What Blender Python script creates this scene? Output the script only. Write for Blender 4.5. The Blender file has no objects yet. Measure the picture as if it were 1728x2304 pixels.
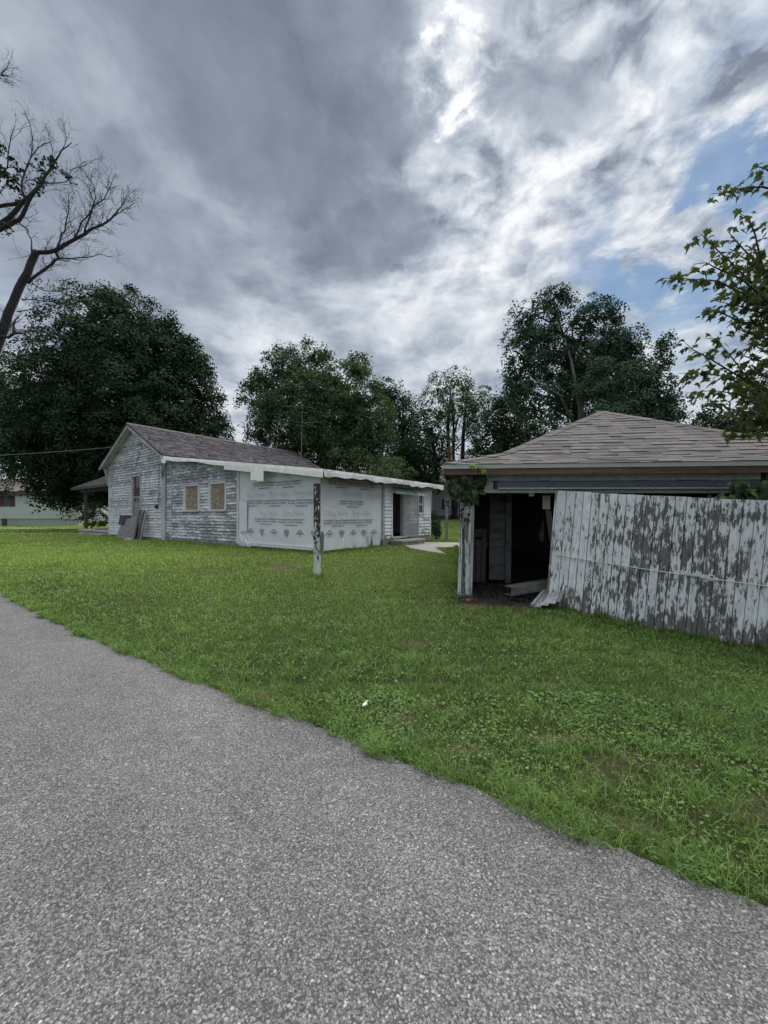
import bpy, bmesh, math, random
import numpy as np
from mathutils import Vector, Matrix, noise as mnoise

random.seed(7); RNG = np.random.default_rng(7)
sc = bpy.context.scene
COL = sc.collection
R = math.radians

# ------------------------------------------------------------------ camera
cam_d = bpy.data.cameras.new('camera'); cam = bpy.data.objects.new('camera', cam_d); COL.objects.link(cam)
cam.location = (0, 0, 1.6); cam.rotation_euler = (R(90), 0, 0)
cam_d.sensor_fit = 'VERTICAL'; cam_d.sensor_height = 24.0
cam_d.lens = 24.0 * 866 / 2304
cam_d.shift_y = 8 / 2304
cam_d.clip_start = 0.05; cam_d.clip_end = 2000
sc.camera = cam

# ------------------------------------------------------------------ colour management
sc.view_settings.view_transform = 'Standard'; sc.view_settings.look = 'None'
sc.view_settings.gamma = 1.0; sc.view_settings.use_curve_mapping = False
EXPO = 1.8
sc.view_settings.exposure = EXPO
SUN_EL, SUN_AZ = 66.0, 12.0          # azimuth measured from +Y (away from the camera) towards +X

# ------------------------------------------------------------------ sun (overcast: one broad soft lamp)
sd = bpy.data.lights.new('sun', 'SUN'); so = bpy.data.objects.new('sun', sd); COL.objects.link(so)
sd.energy = 1.5; sd.angle = R(100); sd.color = (1.0, 0.975, 0.94)
_d = Vector((math.sin(R(SUN_AZ)) * math.cos(R(SUN_EL)), math.cos(R(SUN_AZ)) * math.cos(R(SUN_EL)), math.sin(R(SUN_EL))))
so.rotation_euler = (-_d).to_track_quat('-Z', 'Y').to_euler(); so.location = (0, 0, 40)

# ------------------------------------------------------------------ node helper
class NT:
    def __init__(s, tree): s.t = tree; s.n = tree.nodes; s.l = tree.links
    def new(s, typ, **kw):
        nd = s.n.new(typ)
        for k, v in kw.items(): setattr(nd, k, v)
        return nd
    def put(s, sock, val):
        if isinstance(val, bpy.types.NodeSocket): s.l.new(val, sock)
        elif val is not None: sock.default_value = val
    def m(s, op, a, b=None, c=None, clamp=False):
        nd = s.new('ShaderNodeMath', operation=op, use_clamp=clamp)
        for i, x in enumerate((a, b, c)):
            if x is not None: s.put(nd.inputs[i], x)
        return nd.outputs[0]
    def vm(s, op, a, b=None):
        nd = s.new('ShaderNodeVectorMath', operation=op)
        s.put(nd.inputs[0], a)
        if b is not None:
            s.put(nd.inputs[3] if op == 'SCALE' else nd.inputs[1], b)
        return nd.outputs['Value'] if op in ('LENGTH', 'DOT_PRODUCT') else nd.outputs[0]
    def noise(s, vec, scale, detail=4, rough=0.55, dist=0.0, dims='3D'):
        nd = s.new('ShaderNodeTexNoise', noise_dimensions=dims)
        s.put(nd.inputs['Vector'], vec); nd.inputs['Scale'].default_value = scale
        nd.inputs['Detail'].default_value = detail; nd.inputs['Roughness'].default_value = rough
        nd.inputs['Distortion'].default_value = dist
        return nd
    def vor(s, vec, scale, feature='F1', rnd=1.0):
        nd = s.new('ShaderNodeTexVoronoi', feature=feature)
        s.put(nd.inputs['Vector'], vec); nd.inputs['Scale'].default_value = scale
        nd.inputs['Randomness'].default_value = rnd
        return nd
    def ss(s, x, a, b):      # smoothstep
        nd = s.new('ShaderNodeMapRange', interpolation_type='SMOOTHSTEP')
        s.put(nd.inputs[0], x); s.put(nd.inputs[1], a); s.put(nd.inputs[2], b)
        return nd.outputs[0]
    def lin(s, x, a, b, c, d):
        nd = s.new('ShaderNodeMapRange')
        s.put(nd.inputs[0], x)
        for i, v in enumerate((a, b, c, d)): s.put(nd.inputs[i + 1], v)
        return nd.outputs[0]
    def mix(s, f, a, b, blend='MIX'):
        nd = s.new('ShaderNodeMix', data_type='RGBA', blend_type=blend)
        s.put(nd.inputs[0], f)
        for i, x in ((6, a), (7, b)):
            s.put(nd.inputs[i], (*x, 1) if isinstance(x, tuple) and len(x) == 3 else x)
        return nd.outputs[2]
    def ramp(s, f, stops):
        nd = s.new('ShaderNodeValToRGB'); el = nd.color_ramp.elements
        while len(el) < len(stops): el.new(0.5)
        for e, (p, c) in zip(el, stops): e.position = p; e.color = (*c, 1)
        s.put(nd.inputs[0], f); return nd.outputs[0]
    def xyz(s, v):
        nd = s.new('ShaderNodeSeparateXYZ'); s.put(nd.inputs[0], v); return nd.outputs
    def comb(s, x, y, z):
        nd = s.new('ShaderNodeCombineXYZ')
        for i, v in enumerate((x, y, z)): s.put(nd.inputs[i], v)
        return nd.outputs[0]
    def scale(s, vec, sc3):
        return s.vm('MULTIPLY', vec, sc3)

# ------------------------------------------------------------------ world: Nishita sky with a broken cloud deck
w = bpy.data.worlds.new('World'); sc.world = w; w.use_nodes = True
w.node_tree.nodes.clear()
N = NT(w.node_tree)
sky = N.new('ShaderNodeTexSky', sky_type='NISHITA'); sky.sun_disc = False
sky.sun_elevation = R(SUN_EL); sky.sun_rotation = R(SUN_AZ); sky.air_density = 1.3; sky.dust_density = 0.6
G = N.new('ShaderNodeTexCoord').outputs['Generated']
gx, gy, gz = N.xyz(G)
zz = N.m('ADD', N.m('MAXIMUM', gz, 0.0), 0.20)
U = N.m('DIVIDE', gx, zz); V = N.m('DIVIDE', gy, zz)
P0 = N.comb(U, V, 0.0)
wn = N.noise(P0, 2.2, 2, 0.5)
wn2 = N.noise(P0, 7.0, 5, 0.6)
wv = N.vm('SCALE', N.vm('SUBTRACT', wn.outputs['Color'], (0.5, 0.5, 0.5)), 0.16)
wv = N.vm('ADD', wv, N.vm('SCALE', N.vm('SUBTRACT', wn2.outputs['Color'], (0.5, 0.5, 0.5)), 0.09))
PW = N.vm('ADD', P0, wv)
uw, vw, _ = N.xyz(PW)
# big dark rain-cloud bank: soft ellipse in cloud-plane coordinates
e1 = N.m('SQRT', N.m('ADD', N.m('POWER', N.m('DIVIDE', N.m('ADD', uw, 0.17), 0.315), 2.0),
                     N.m('POWER', N.m('DIVIDE', N.m('ADD', vw, -0.58), 0.56), 2.0)))
rag = N.noise(N.vm('ADD', P0, (2.2, 5.1, 0.0)), 5.5, 6, 0.6).outputs['Fac']
e1 = N.m('ADD', e1, N.m('MULTIPLY', N.m('SUBTRACT', rag, 0.5), 0.75))
e1b = N.m('SQRT', N.m('ADD', N.m('POWER', N.m('DIVIDE', N.m('ADD', uw, 0.06), 0.24), 2.0),
                     N.m('POWER', N.m('DIVIDE', N.m('ADD', vw, -1.02), 0.19), 2.0)))
e1b = N.m('ADD', e1b, N.m('MULTIPLY', N.m('SUBTRACT', rag, 0.5), 0.9))
bank = N.m('SUBTRACT', 1.0, N.ss(e1, 0.62, 1.10))
bank = N.m('MAXIMUM', bank, N.m('SUBTRACT', 1.0, N.ss(e1b, 0.5, 1.15)))
# second bank, lower left
e2 = N.m('SQRT', N.m('ADD', N.m('POWER', N.m('DIVIDE', N.m('ADD', uw, 0.66), 0.22), 2.0),
                     N.m('POWER', N.m('DIVIDE', N.m('ADD', vw, -1.0), 0.40), 2.0)))
bank2 = N.m('SUBTRACT', 1.0, N.ss(e2, 0.45, 1.25))
e3 = N.m('SQRT', N.m('ADD', N.m('POWER', N.m('DIVIDE', N.m('ADD', uw, -0.29), 0.13), 2.0),
                     N.m('POWER', N.m('DIVIDE', N.m('ADD', vw, -0.73), 0.07), 2.0)))
bank3 = N.m('SUBTRACT', 1.0, N.ss(e3, 0.4, 1.3))
# cellular cloud texture: fine towards the horizon / right, streaky on the left
n1 = N.noise(N.vm('ADD', PW, (3.1, 1.7, 0.0)), 8.0, 6, 0.55, 0.0).outputs['Fac']
n2 = N.noise(N.scale(P0, (1.0, 0.9, 1.0)), 1.3, 3, 0.5).outputs['Fac']
n3 = N.noise(N.vm('ADD', PW, (9.0, 4.0, 0.0)), 17.0, 4, 0.5).outputs['Fac']
def fmix(f, a, b):
    nd = N.new('ShaderNodeMix', data_type='FLOAT'); N.put(nd.inputs[0], f); N.put(nd.inputs[2], a); N.put(nd.inputs[3], b); return nd.outputs[0]
n1b = N.noise(N.vm('ADD', N.scale(PW, (1.0, 0.75, 1.0)), (6.1, 3.7, 0.0)), 4.0, 6, 0.55).outputs['Fac']
far = N.ss(vw, 0.85, 1.5)
lefty = N.ss(uw, 0.0, -0.45)
n1 = fmix(N.m('MAXIMUM', N.m('MULTIPLY', far, 0.75), N.m('MULTIPLY', lefty, 0.6)), n1, n1b)
w3 = N.m('MULTIPLY', N.m('SUBTRACT', 1.0, N.m('MULTIPLY', far, 0.8)), N.m('SUBTRACT', 1.0, N.m('MULTIPLY', lefty, 0.7)))
tex = N.m('ADD', N.m('MULTIPLY', n1, 0.66), N.m('ADD', N.m('MULTIPLY', n2, 0.14), N.m('ADD', 0.10, N.m('MULTIPLY', N.m('MULTIPLY', N.m('SUBTRACT', n3, 0.5), w3), 0.40))))
cells = N.lin(tex, 0.36, 0.64, 0.0, 1.0)
# brightness of the deck
right = N.m('MAXIMUM', N.ss(uw, -0.45, 0.2), N.m('MAXIMUM', N.ss(vw, 1.0, 1.5), N.ss(vw, 0.0, -0.7)))
base = N.m('ADD', N.m('MULTIPLY', right, 0.16), 0.30)
amp = N.m('ADD', N.m('MULTIPLY', right, 0.33), 0.28)
br = N.m('ADD', base, N.m('MULTIPLY', N.m('SUBTRACT', cells, 0.42), amp))
# sun glow through the thin edge of the bank
sunv = (0.122, 0.660, 0.742)
dp = N.vm('DOT_PRODUCT', G, sunv)
wide = N.m('POWER', N.m('MAXIMUM', dp, 0.0), 14.0)
thin = N.m('SUBTRACT', 1.0, N.m('MULTIPLY', bank, 0.85))
br = N.m('ADD', br, N.m('MULTIPLY', N.m('MULTIPLY', wide, 0.06), thin))
hot = N.m('MULTIPLY', N.ss(N.m('ADD', dp, N.m('MULTIPLY', N.m('SUBTRACT', n3, 0.5), 0.012)), 0.9975, 0.9998), 0.8)
br = N.m('ADD', br, N.m('MULTIPLY', hot, N.ss(n1, 0.32, 0.8)))
stk = N.noise(N.vm('ADD', N.comb(N.m('MULTIPLY', uw, 3.2), vw, 0.0), (4.0, 2.0, 0.0)), 2.4, 5, 0.55).outputs['Fac']
darkv = N.m('ADD', 0.115, N.m('ADD', N.m('MULTIPLY', n1, 0.06), N.m('MULTIPLY', stk, 0.13)))
def fmix(f, a, b):
    nd = N.new('ShaderNodeMix', data_type='FLOAT'); N.put(nd.inputs[0], f); N.put(nd.inputs[2], a); N.put(nd.inputs[3], b); return nd.outputs[0]
br = fmix(N.m('MULTIPLY', bank2, 0.38), br, N.m('ADD', 0.20, N.m('MULTIPLY', n1, 0.08)))
br = fmix(N.m('MULTIPLY', bank3, 0.75), br, N.m('ADD', 0.20, N.m('MULTIPLY', n1, 0.1)))
br = fmix(N.m('MULTIPLY', bank, 0.86), br, darkv)
br = N.m('MULTIPLY', N.m('MAXIMUM', br, 0.13), 1.22)
tint = N.ramp(br, [(0.0, (0.79, 0.94, 1.26)), (0.22, (0.80, 0.95, 1.24)), (0.5, (0.87, 0.98, 1.14)), (0.9, (0.97, 1.0, 1.04))])
cloud = N.vm('MULTIPLY', tint, N.comb(br, br, br))
EXPW = N.new('ShaderNodeValue'); EXPW.outputs[0].default_value = 1.0 / (2 ** EXPO) / 0.10
cloud = N.vm('SCALE', cloud, EXPW.outputs[0])
# gaps of blue, mostly far right
gapn = N.noise(N.vm('ADD', PW, (1.3, 7.7, 0.0)), 5.0, 6, 0.6).outputs['Fac']
gm = N.m('MULTIPLY', N.ss(uw, 0.42, 0.72), N.m('SUBTRACT', 1.0, N.ss(gapn, 0.44, 0.58)))
gml = N.m('MULTIPLY', N.m('MULTIPLY', N.m('SUBTRACT', 1.0, N.ss(uw, -1.25, -0.95)), N.ss(vw, 0.9, 1.3)), N.m('SUBTRACT', 1.0, N.ss(gapn, 0.44, 0.60)))
gap = N.m('MULTIPLY', N.m('MULTIPLY', N.m('MAXIMUM', gm, N.m('MULTIPLY', gml, 0.6)), N.ss(gz, 0.22, 0.45)), 0.9, clamp=True)
skyc = N.vm('MULTIPLY', sky.outputs[0], (0.235, 0.265, 0.275))
fin = N.mix(gap, cloud, skyc)
bg = N.new('ShaderNodeBackground'); N.put(bg.inputs[0], fin); bg.inputs[1].default_value = 0.10
N.l.new(bg.outputs[0], N.new('ShaderNodeOutputWorld').inputs[0])
# ------------------------------------------------------------------ terrain
def sst(x, a, b):
    t = np.clip((np.asarray(x, float) - a) / (b - a), 0, 1); return t * t * (3 - 2 * t)
def ground_z(X, Y):
    X = np.asarray(X, float); Y = np.asarray(Y, float)
    a = 0.4 * sst(Y - 0.35 * X, 6.5, 12.5)
    dip = -0.36 * sst(X, 1.9, 5.6) * sst(Y, 1.2, 4.0) * (1 - sst(Y, 7.0, 11.0))
    hill = 0.75 * sst(Y, 20, 40) * sst(X, -8, 4)
    bump = 0.012 * np.sin(X * 2.1 + 0.7 * Y) * np.sin(Y * 1.7 - 0.3 * X) + 0.02 * np.sin(0.61 * X + 1.3) * np.sin(0.53 * Y)
    return a + dip + hill + bump * sst(Y, 2, 5)
def gz1(x, y): return float(ground_z(x, y))
F_, CX_, HY_ = 866.0, 864.0, 1160.0
def at(px, py, Y):                 # helper used while measuring: a world point at depth Y
    return Vector(((px - CX_) / F_ * Y, Y, 1.6 + (HY_ - py) / F_ * Y))

# ------------------------------------------------------------------ object helpers
def tag(o, label=None, cat=None, group=None, kind=None):
    if label: o['label'] = label
    if cat: o['category'] = cat
    if group: o['group'] = group
    if kind: o['kind'] = kind
    return o
def empty(name, loc=(0, 0, 0), rot=(0, 0, 0), label=None, cat=None, group=None):
    o = bpy.data.objects.new(name, None); COL.objects.link(o)
    o.location = loc; o.rotation_euler = rot; o.empty_display_size = 0.3
    return tag(o, label, cat, group)
def link(name, me, parent=None, loc=None, rot=None, scale=None):
    o = bpy.data.objects.new(name, me); COL.objects.link(o)
    if parent is not None: o.parent = parent
    if loc is not None: o.location = loc
    if rot is not None: o.rotation_euler = rot
    if scale is not None: o.scale = scale
    return o
class MB:
    """collects shapes and links them as one mesh object"""
    def __init__(s): s.v = []; s.f = []
    def poly(s, pts):
        k = len(s.v); s.v += [tuple(p) for p in pts]; s.f.append(tuple(range(k, k + len(pts)))); return s
    def hexa(s, p):       # 8 points: bottom 0-3 ccw, top 4-7
        k = len(s.v); s.v += [tuple(q) for q in p]
        for f in ((3, 2, 1, 0), (4, 5, 6, 7), (0, 1, 5, 4), (1, 2, 6, 5), (2, 3, 7, 6), (3, 0, 4, 7)):
            s.f.append(tuple(k + i for i in f))
        return s
    def box(s, x0, x1, y0, y1, z0, z1):
        return s.hexa([(x0, y0, z0), (x1, y0, z0), (x1, y1, z0), (x0, y1, z0), (x0, y0, z1), (x1, y0, z1), (x1, y1, z1), (x0, y1, z1)])
    def beam(s, a, b, wx, wy, up=(0, 0, 1)):     # bar from a to b with cross-section wx * wy
        a = Vector(a); b = Vector(b); d = (b - a).normalized(); up = Vector(up)
        if abs(d.dot(up)) > 0.98: up = Vector((1, 0, 0))
        x = d.cross(up).normalized(); y = x.cross(d).normalized()
        x = x * wx / 2; y = y * wy / 2
        return s.hexa([a - x - y, a + x - y, a + x + y, a - x + y, b - x - y, b + x - y, b + x + y, b - x + y])
    def tube(s, pts, rad, n=6, cap=True):
        pts = [Vector(p) for p in pts]
        if not hasattr(rad, '__len__'): rad = [rad] * len(pts)
        k = len(s.v); ref = None
        for i, p in enumerate(pts):
            d = (pts[min(i + 1, len(pts) - 1)] - pts[max(i - 1, 0)])
            d = d.normalized() if d.length > 1e-9 else Vector((0, 0, 1))
            if ref is None: ref = d.orthogonal().normalized()
            ref = (ref - d * ref.dot(d)); ref = ref.normalized() if ref.length > 1e-6 else d.orthogonal().normalized()
            y = d.cross(ref)
            for j in range(n):
                a = 2 * math.pi * j / n
                s.v.append(tuple(p + (ref * math.cos(a) + y * math.sin(a)) * rad[i]))
        for i in range(len(pts) - 1):
            for j in range(n):
                a = k + i * n + j; b = k + i * n + (j + 1) % n
                s.f.append((a, b, b + n, a + n))
        if cap:
            s.f.append(tuple(k + j for j in range(n))[::-1]); s.f.append(tuple(k + (len(pts) - 1) * n + j for j in range(n)))
        return s
    def prism(s, pts, off):     # extrude a planar polygon by the vector off
        k = len(s.v); n = len(pts); off = Vector(off)
        s.v += [tuple(p) for p in pts] + [tuple(Vector(p) + off) for p in pts]
        s.f.append(tuple(k + i for i in range(n))[::-1]); s.f.append(tuple(k + n + i for i in range(n)))
        for i in range(n):
            j = (i + 1) % n; s.f.append((k + i, k + j, k + n + j, k + n + i))
        return s
    def mesh(s, name, mat, smooth=False):
        me = bpy.data.meshes.new(name); me.from_pydata(s.v, [], s.f)
        bm = bmesh.new(); bm.from_mesh(me); bmesh.ops.recalc_face_normals(bm, faces=bm.faces); bm.to_mesh(me); bm.free()
        if mat: me.materials.append(mat)
        if smooth:
            me.polygons.foreach_set('use_smooth', [True] * len(me.polygons))
        me.update(); return me
    def build(s, name, mat, parent=None, smooth=False, **kw):
        return link(name, s.mesh(name, mat, smooth), parent, **kw)
def np_mesh(name, verts, faces, mat, attr=None, smooth=False):
    """fast mesh from numpy arrays; faces (n,k) ; attr: dict name -> per-face float"""
    me = bpy.data.meshes.new(name); nv, nf, k = len(verts), len(faces), faces.shape[1]
    me.vertices.add(nv); me.vertices.foreach_set('co', np.ascontiguousarray(verts, np.float32).ravel())
    me.loops.add(nf * k); me.loops.foreach_set('vertex_index', np.ascontiguousarray(faces, np.int32).ravel())
    me.polygons.add(nf); me.polygons.foreach_set('loop_start', np.arange(0, nf * k, k, dtype=np.int32))
    if smooth: me.polygons.foreach_set('use_smooth', np.ones(nf, bool))
    for a, arr in (attr or {}).items():
        at_ = me.attributes.new(a, 'FLOAT', 'FACE'); at_.data.foreach_set('value', np.ascontiguousarray(arr, np.float32))
    me.update(calc_edges=True); me.materials.append(mat); return me

# ------------------------------------------------------------------ materials
def newmat(name):
    m = bpy.data.materials.new(name); m.use_nodes = True; m.node_tree.nodes.clear()
    nt = NT(m.node_tree); out = nt.new('ShaderNodeOutputMaterial')
    b = nt.new('ShaderNodeBsdfPrincipled'); nt.l.new(b.outputs[0], out.inputs[0]); b.inputs['Specular IOR Level'].default_value = 0.3
    return m, nt, b, out
def objco(nt, rnd=True):
    oc = nt.new('ShaderNodeTexCoord').outputs['Object']
    oi = nt.new('ShaderNodeObjectInfo').outputs['Random']
    if rnd:
        oc2 = nt.vm('ADD', oc, nt.vm('SCALE', (13.7, 7.3, 9.1), oi))
        return oc, oc2, oi
    return oc, oc, oi
def bump(nt, b, h, strength=0.4, dist=0.01):
    bp = nt.new('ShaderNodeBump'); bp.inputs['Strength'].default_value = strength; bp.inputs['Distance'].default_value = dist
    nt.put(bp.inputs['Height'], h); nt.l.new(bp.outputs[0], b.inputs['Normal'])
def m_plain(name, c, rough=0.8, var=0.12, scale=6.0, bmp=0.0, metal=0.0):
    m, nt, b, _ = newmat(name); oc, oc2, oi = objco(nt)
    n = nt.noise(oc2, scale, 6, 0.6).outputs['Fac']
    f = nt.lin(n, 0.3, 0.7, 1 - var, 1 + var)
    f = nt.m('MULTIPLY', f, nt.lin(oi, 0, 1, 1 - var * 0.7, 1 + var * 0.7))
    nt.put(b.inputs['Base Color'], nt.vm('MULTIPLY', (*c,), nt.comb(f, f, f)))
    b.inputs['Roughness'].default_value = rough; b.inputs['Metallic'].default_value = metal
    if bmp: bump(nt, b, nt.noise(oc2, scale * 8, 4).outputs['Fac'], bmp, 0.01)
    return m
def m_peel(name, paint, wood, wood2, stretch, cover=0.5, scale=9.0, edge=0.035, grad=None, perobj=0.14, big=0.22, grain=60.0, grad2=None):
    """flaking paint over weathered wood. stretch: texture scale per axis (small = long flakes along that axis)
    grad: (axis, from, to, delta) shifts how much paint is left along an axis"""
    m, nt, b, _ = newmat(name); oc, oc2, oi = objco(nt)
    p = nt.scale(oc2, stretch)
    n = nt.noise(p, scale, 9, 0.62, 0.25).outputs['Fac']
    nb = nt.noise(oc, 1.15, 3, 0.6).outputs['Fac']
    fine = nt.noise(p, scale * 4.3, 4, 0.6).outputs['Fac']
    n_m = nt.noise(p, scale * 0.33, 4, 0.6).outputs['Fac']
    h = nt.m('ADD', nt.m('ADD', nt.m('MULTIPLY', n, 0.72), nt.m('MULTIPLY', n_m, 0.28)), nt.m('MULTIPLY', nt.m('SUBTRACT', fine, 0.5), 0.22))
    h = nt.m('ADD', h, nt.m('MULTIPLY', nt.m('SUBTRACT', nb, 0.5), big * 2))
    h = nt.m('ADD', h, nt.m('MULTIPLY', nt.m('SUBTRACT', oi, 0.5), perobj))
    if grad:
        ax, a, z, dlt = grad
        h = nt.m('ADD', h, nt.lin(nt.xyz(oc)['XYZ'.index(ax)], a, z, 0.0, dlt))
    if grad2:
        ax, a, z, dlt = grad2
        h = nt.m('ADD', h, nt.lin(nt.xyz(oc)['XYZ'.index(ax)], a, z, 0.0, dlt))
    t = 1 - cover
    mask = nt.ss(h, t - edge, t + edge)
    worn = nt.ss(h, t + edge * 0.5, t + 0.20)                    # chalky thin paint near the flake edges
    g = nt.noise(nt.scale(oc2, tuple(0.06 if s < 0.5 else 1.0 for s in stretch)), grain, 4, 0.7).outputs['Fac']
    wcol = nt.mix(nt.lin(g, 0.3, 0.7, 0.0, 1.0), wood, wood2)
    pcol = nt.mix(worn, tuple(0.72 * c + 0.28 * d for c, d in zip(paint, wood2)), paint)
    dirt = nt.noise(oc2, 2.3, 5, 0.65).outputs['Fac']
    pcol = nt.mix(nt.lin(dirt, 0.42, 0.75, 0.0, 0.35), pcol, tuple(c * 0.62 for c in paint))
    nt.put(b.inputs['Base Color'], nt.mix(mask, wcol, pcol))
    nt.put(b.inputs['Roughness'], nt.lin(mask, 0, 1, 0.9, 0.6))
    bump(nt, b, nt.m('ADD', mask, nt.m('MULTIPLY', g, 0.35)), 0.5, 0.003)
    return m
WHITE = (0.75, 0.795, 0.83)
M = {}
GREYW = (0.105, 0.11, 0.118); GREYW2 = (0.25, 0.26, 0.275)
M['gable_boards'] = m_peel('peeling_gable_paint', WHITE, (0.12, 0.13, 0.15), (0.29, 0.305, 0.33), (1, 0.20, 1.1), 0.52, 15.0, 0.13, ('Z', 1.8, 0.2, 0.10), 0.10, 0.10)
M['side_boards'] = m_peel('peeling_side_paint', WHITE, (0.15, 0.16, 0.18), (0.31, 0.325, 0.35), (1, 0.24, 1.2), 0.50, 15.0, 0.06, None, 0.12, 0.14)
M['rear_boards'] = m_peel('peeling_rear_paint', (0.74, 0.79, 0.81), (0.10, 0.105, 0.10), (0.24, 0.25, 0.24), (0.35, 1, 1.2), 0.56, 11.0, 0.025, ('Z', 0.4, 2.3, 0.16), 0.08, 0.22)
M['trim'] = m_peel('grey_worn_trim', (0.50, 0.53, 0.56), (0.20, 0.21, 0.225), (0.34, 0.35, 0.37), (1, 1, 0.12), 0.50, 9.0, 0.08)
M['trim_white'] = m_peel('white_worn_trim', (0.64, 0.67, 0.69), (0.22, 0.22, 0.225), (0.38, 0.38, 0.38), (1, 1, 0.3), 0.66, 9.0, 0.06)
M['door_planks'] = m_peel('flaking_door_paint', (0.80, 0.85, 0.88), (0.055, 0.056, 0.058), (0.225, 0.225, 0.215), (1, 1, 0.24), 0.555, 27.0, 0.022, ('X', 0.3, 2.6, -0.045), 0.07, 0.22, 70, ('Z', 0.75, 0.0, -0.085))
M['post_paint'] = m_peel('flaking_post_paint', (0.64, 0.70, 0.71), (0.018, 0.018, 0.018), (0.085, 0.08, 0.072), (1, 1, 0.42), 0.40, 13.0, 0.015, ('Z', 1.9, 0.1, 0.21), 0.0, 0.06)
M['garage_post'] = m_peel('garage_post_paint', (0.70, 0.76, 0.78), (0.10, 0.10, 0.095), (0.26, 0.25, 0.23), (1, 1, 0.10), 0.52, 22.0, 0.02)
M['frieze'] = m_plain('frieze_shingle', (0.50, 0.55, 0.545), 0.75, 0.14, 14.0, 0.2)
M['fascia_green'] = m_plain('pale_green_drip_edge', (0.36, 0.40, 0.38), 0.6, 0.08)
M['fascia_wood'] = m_peel('bare_brown_fascia', (0.20, 0.135, 0.11), (0.085, 0.05, 0.04), (0.16, 0.105, 0.085), (0.08, 1, 1), 0.45, 16.0, 0.15)
M['track'] = m_plain('blue_grey_track_metal', (0.105, 0.125, 0.15), 0.55, 0.25, 18.0, 0.3)
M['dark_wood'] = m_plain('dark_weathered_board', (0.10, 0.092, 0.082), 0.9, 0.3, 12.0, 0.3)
M['grey_wood'] = m_peel('bare_grey_lumber', (0.24, 0.235, 0.225), (0.12, 0.115, 0.11), (0.22, 0.21, 0.20), (1, 1, 0.1), 0.5, 12, 0.2)
M['far_post'] = m_plain('far_post_wood', (0.22, 0.22, 0.20), 0.9, 0.2, 5.0)
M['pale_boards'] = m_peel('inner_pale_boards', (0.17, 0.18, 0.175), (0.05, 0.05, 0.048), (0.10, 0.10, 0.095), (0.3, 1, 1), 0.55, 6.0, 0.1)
M['foundation'] = m_plain('stained_concrete', (0.24, 0.235, 0.21), 0.95, 0.35, 5.0, 0.5)
M['concrete'] = m_plain('pale_concrete', (0.40, 0.385, 0.35), 0.95, 0.25, 3.0, 0.4)
M['membrane'] = m_plain('white_roof_membrane', (0.78, 0.80, 0.79), 0.6, 0.08, 4.0, 0.2)
M['black'] = m_plain('black_sheet', (0.012, 0.013, 0.015), 0.5, 0.2)
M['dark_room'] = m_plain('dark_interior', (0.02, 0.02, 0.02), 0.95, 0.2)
M['metal'] = m_plain('weathered_metal', (0.24, 0.245, 0.25), 0.45, 0.15, 20.0, 0.0, 0.6)
M['cable'] = m_plain('grey_cable', (0.16, 0.165, 0.17), 0.7, 0.05)
M['rope'] = m_plain('white_rope', (0.62, 0.62, 0.60), 0.8, 0.05)
M['bracket'] = m_plain('painted_bracket_metal', (0.62, 0.60, 0.56), 0.6, 0.2, 30.0)
M['rust'] = m_plain('rust', (0.26, 0.115, 0.06), 0.9, 0.3, 40.0)
M['brick'] = m_plain('red_brick', (0.22, 0.09, 0.07), 0.95, 0.25, 25.0, 0.5)
M['awning'] = m_plain('pale_green_awning_metal', (0.33, 0.44, 0.43), 0.55, 0.25, 9.0)
M['screen_metal'] = m_plain('screen_door_aluminium', (0.33, 0.34, 0.35), 0.5, 0.1, 6.0)
M['screen_panel'] = m_plain('screen_door_kick_panel', (0.25, 0.265, 0.29), 0.55, 0.08, 6.0)
M['ink'] = m_plain('wrap_print_ink', (0.075, 0.095, 0.135), 0.8, 0.1)
M['emboss'] = m_plain('faint_wrap_print', (0.545, 0.575, 0.61), 0.8, 0.05)
M['stain'] = m_peel('dirty_membrane_edge', (0.74, 0.76, 0.75), (0.22, 0.22, 0.21), (0.45, 0.45, 0.43), (0.6, 1, 1.5), 0.60, 14.0, 0.12)
M['trailer'] = m_plain('pale_trailer_siding', (0.46, 0.52, 0.48), 0.6, 0.06)
M['trailer_skirt'] = m_plain('trailer_skirt_panel', (0.33, 0.38, 0.33), 0.7, 0.08)
M['trailer_roof'] = m_plain('trailer_roof_sheet', (0.22, 0.19, 0.175), 0.9, 0.1)
M['dark_trim'] = m_plain('dark_fascia_band', (0.06, 0.06, 0.065), 0.7, 0.15)
M['shutter'] = m_plain('brown_shutter', (0.07, 0.035, 0.032), 0.7, 0.1)
M['blue_shutter'] = m_plain('dark_blue_shutter', (0.018, 0.024, 0.035), 0.7, 0.1)
M['neighbour'] = m_plain('tree_shaded_neighbour_siding', (0.20, 0.22, 0.25), 0.6, 0.06)  # vinyl siding with the shade of the trees put into its colour
M['gravel_drive'] = m_plain('pale_gravel', (0.33, 0.32, 0.30), 0.95, 0.2, 3.0)
M['soil'] = m_plain('dead_leaf_litter_ground', (0.045, 0.034, 0.026), 1.0, 0.35, 9.0, 0.6)
M['curtain'] = m_plain('green_blind', (0.22, 0.27, 0.23), 0.9, 0.1)
M['brick_dark'] = m_plain('reflected_red_curtain', (0.075, 0.045, 0.042), 0.9, 0.1)
M['yellow'] = m_plain('yellow_paper', (0.75, 0.55, 0.10), 0.7, 0.05)
M['paper'] = m_plain('white_paper', (0.82, 0.82, 0.80), 0.7, 0.03)

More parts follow.
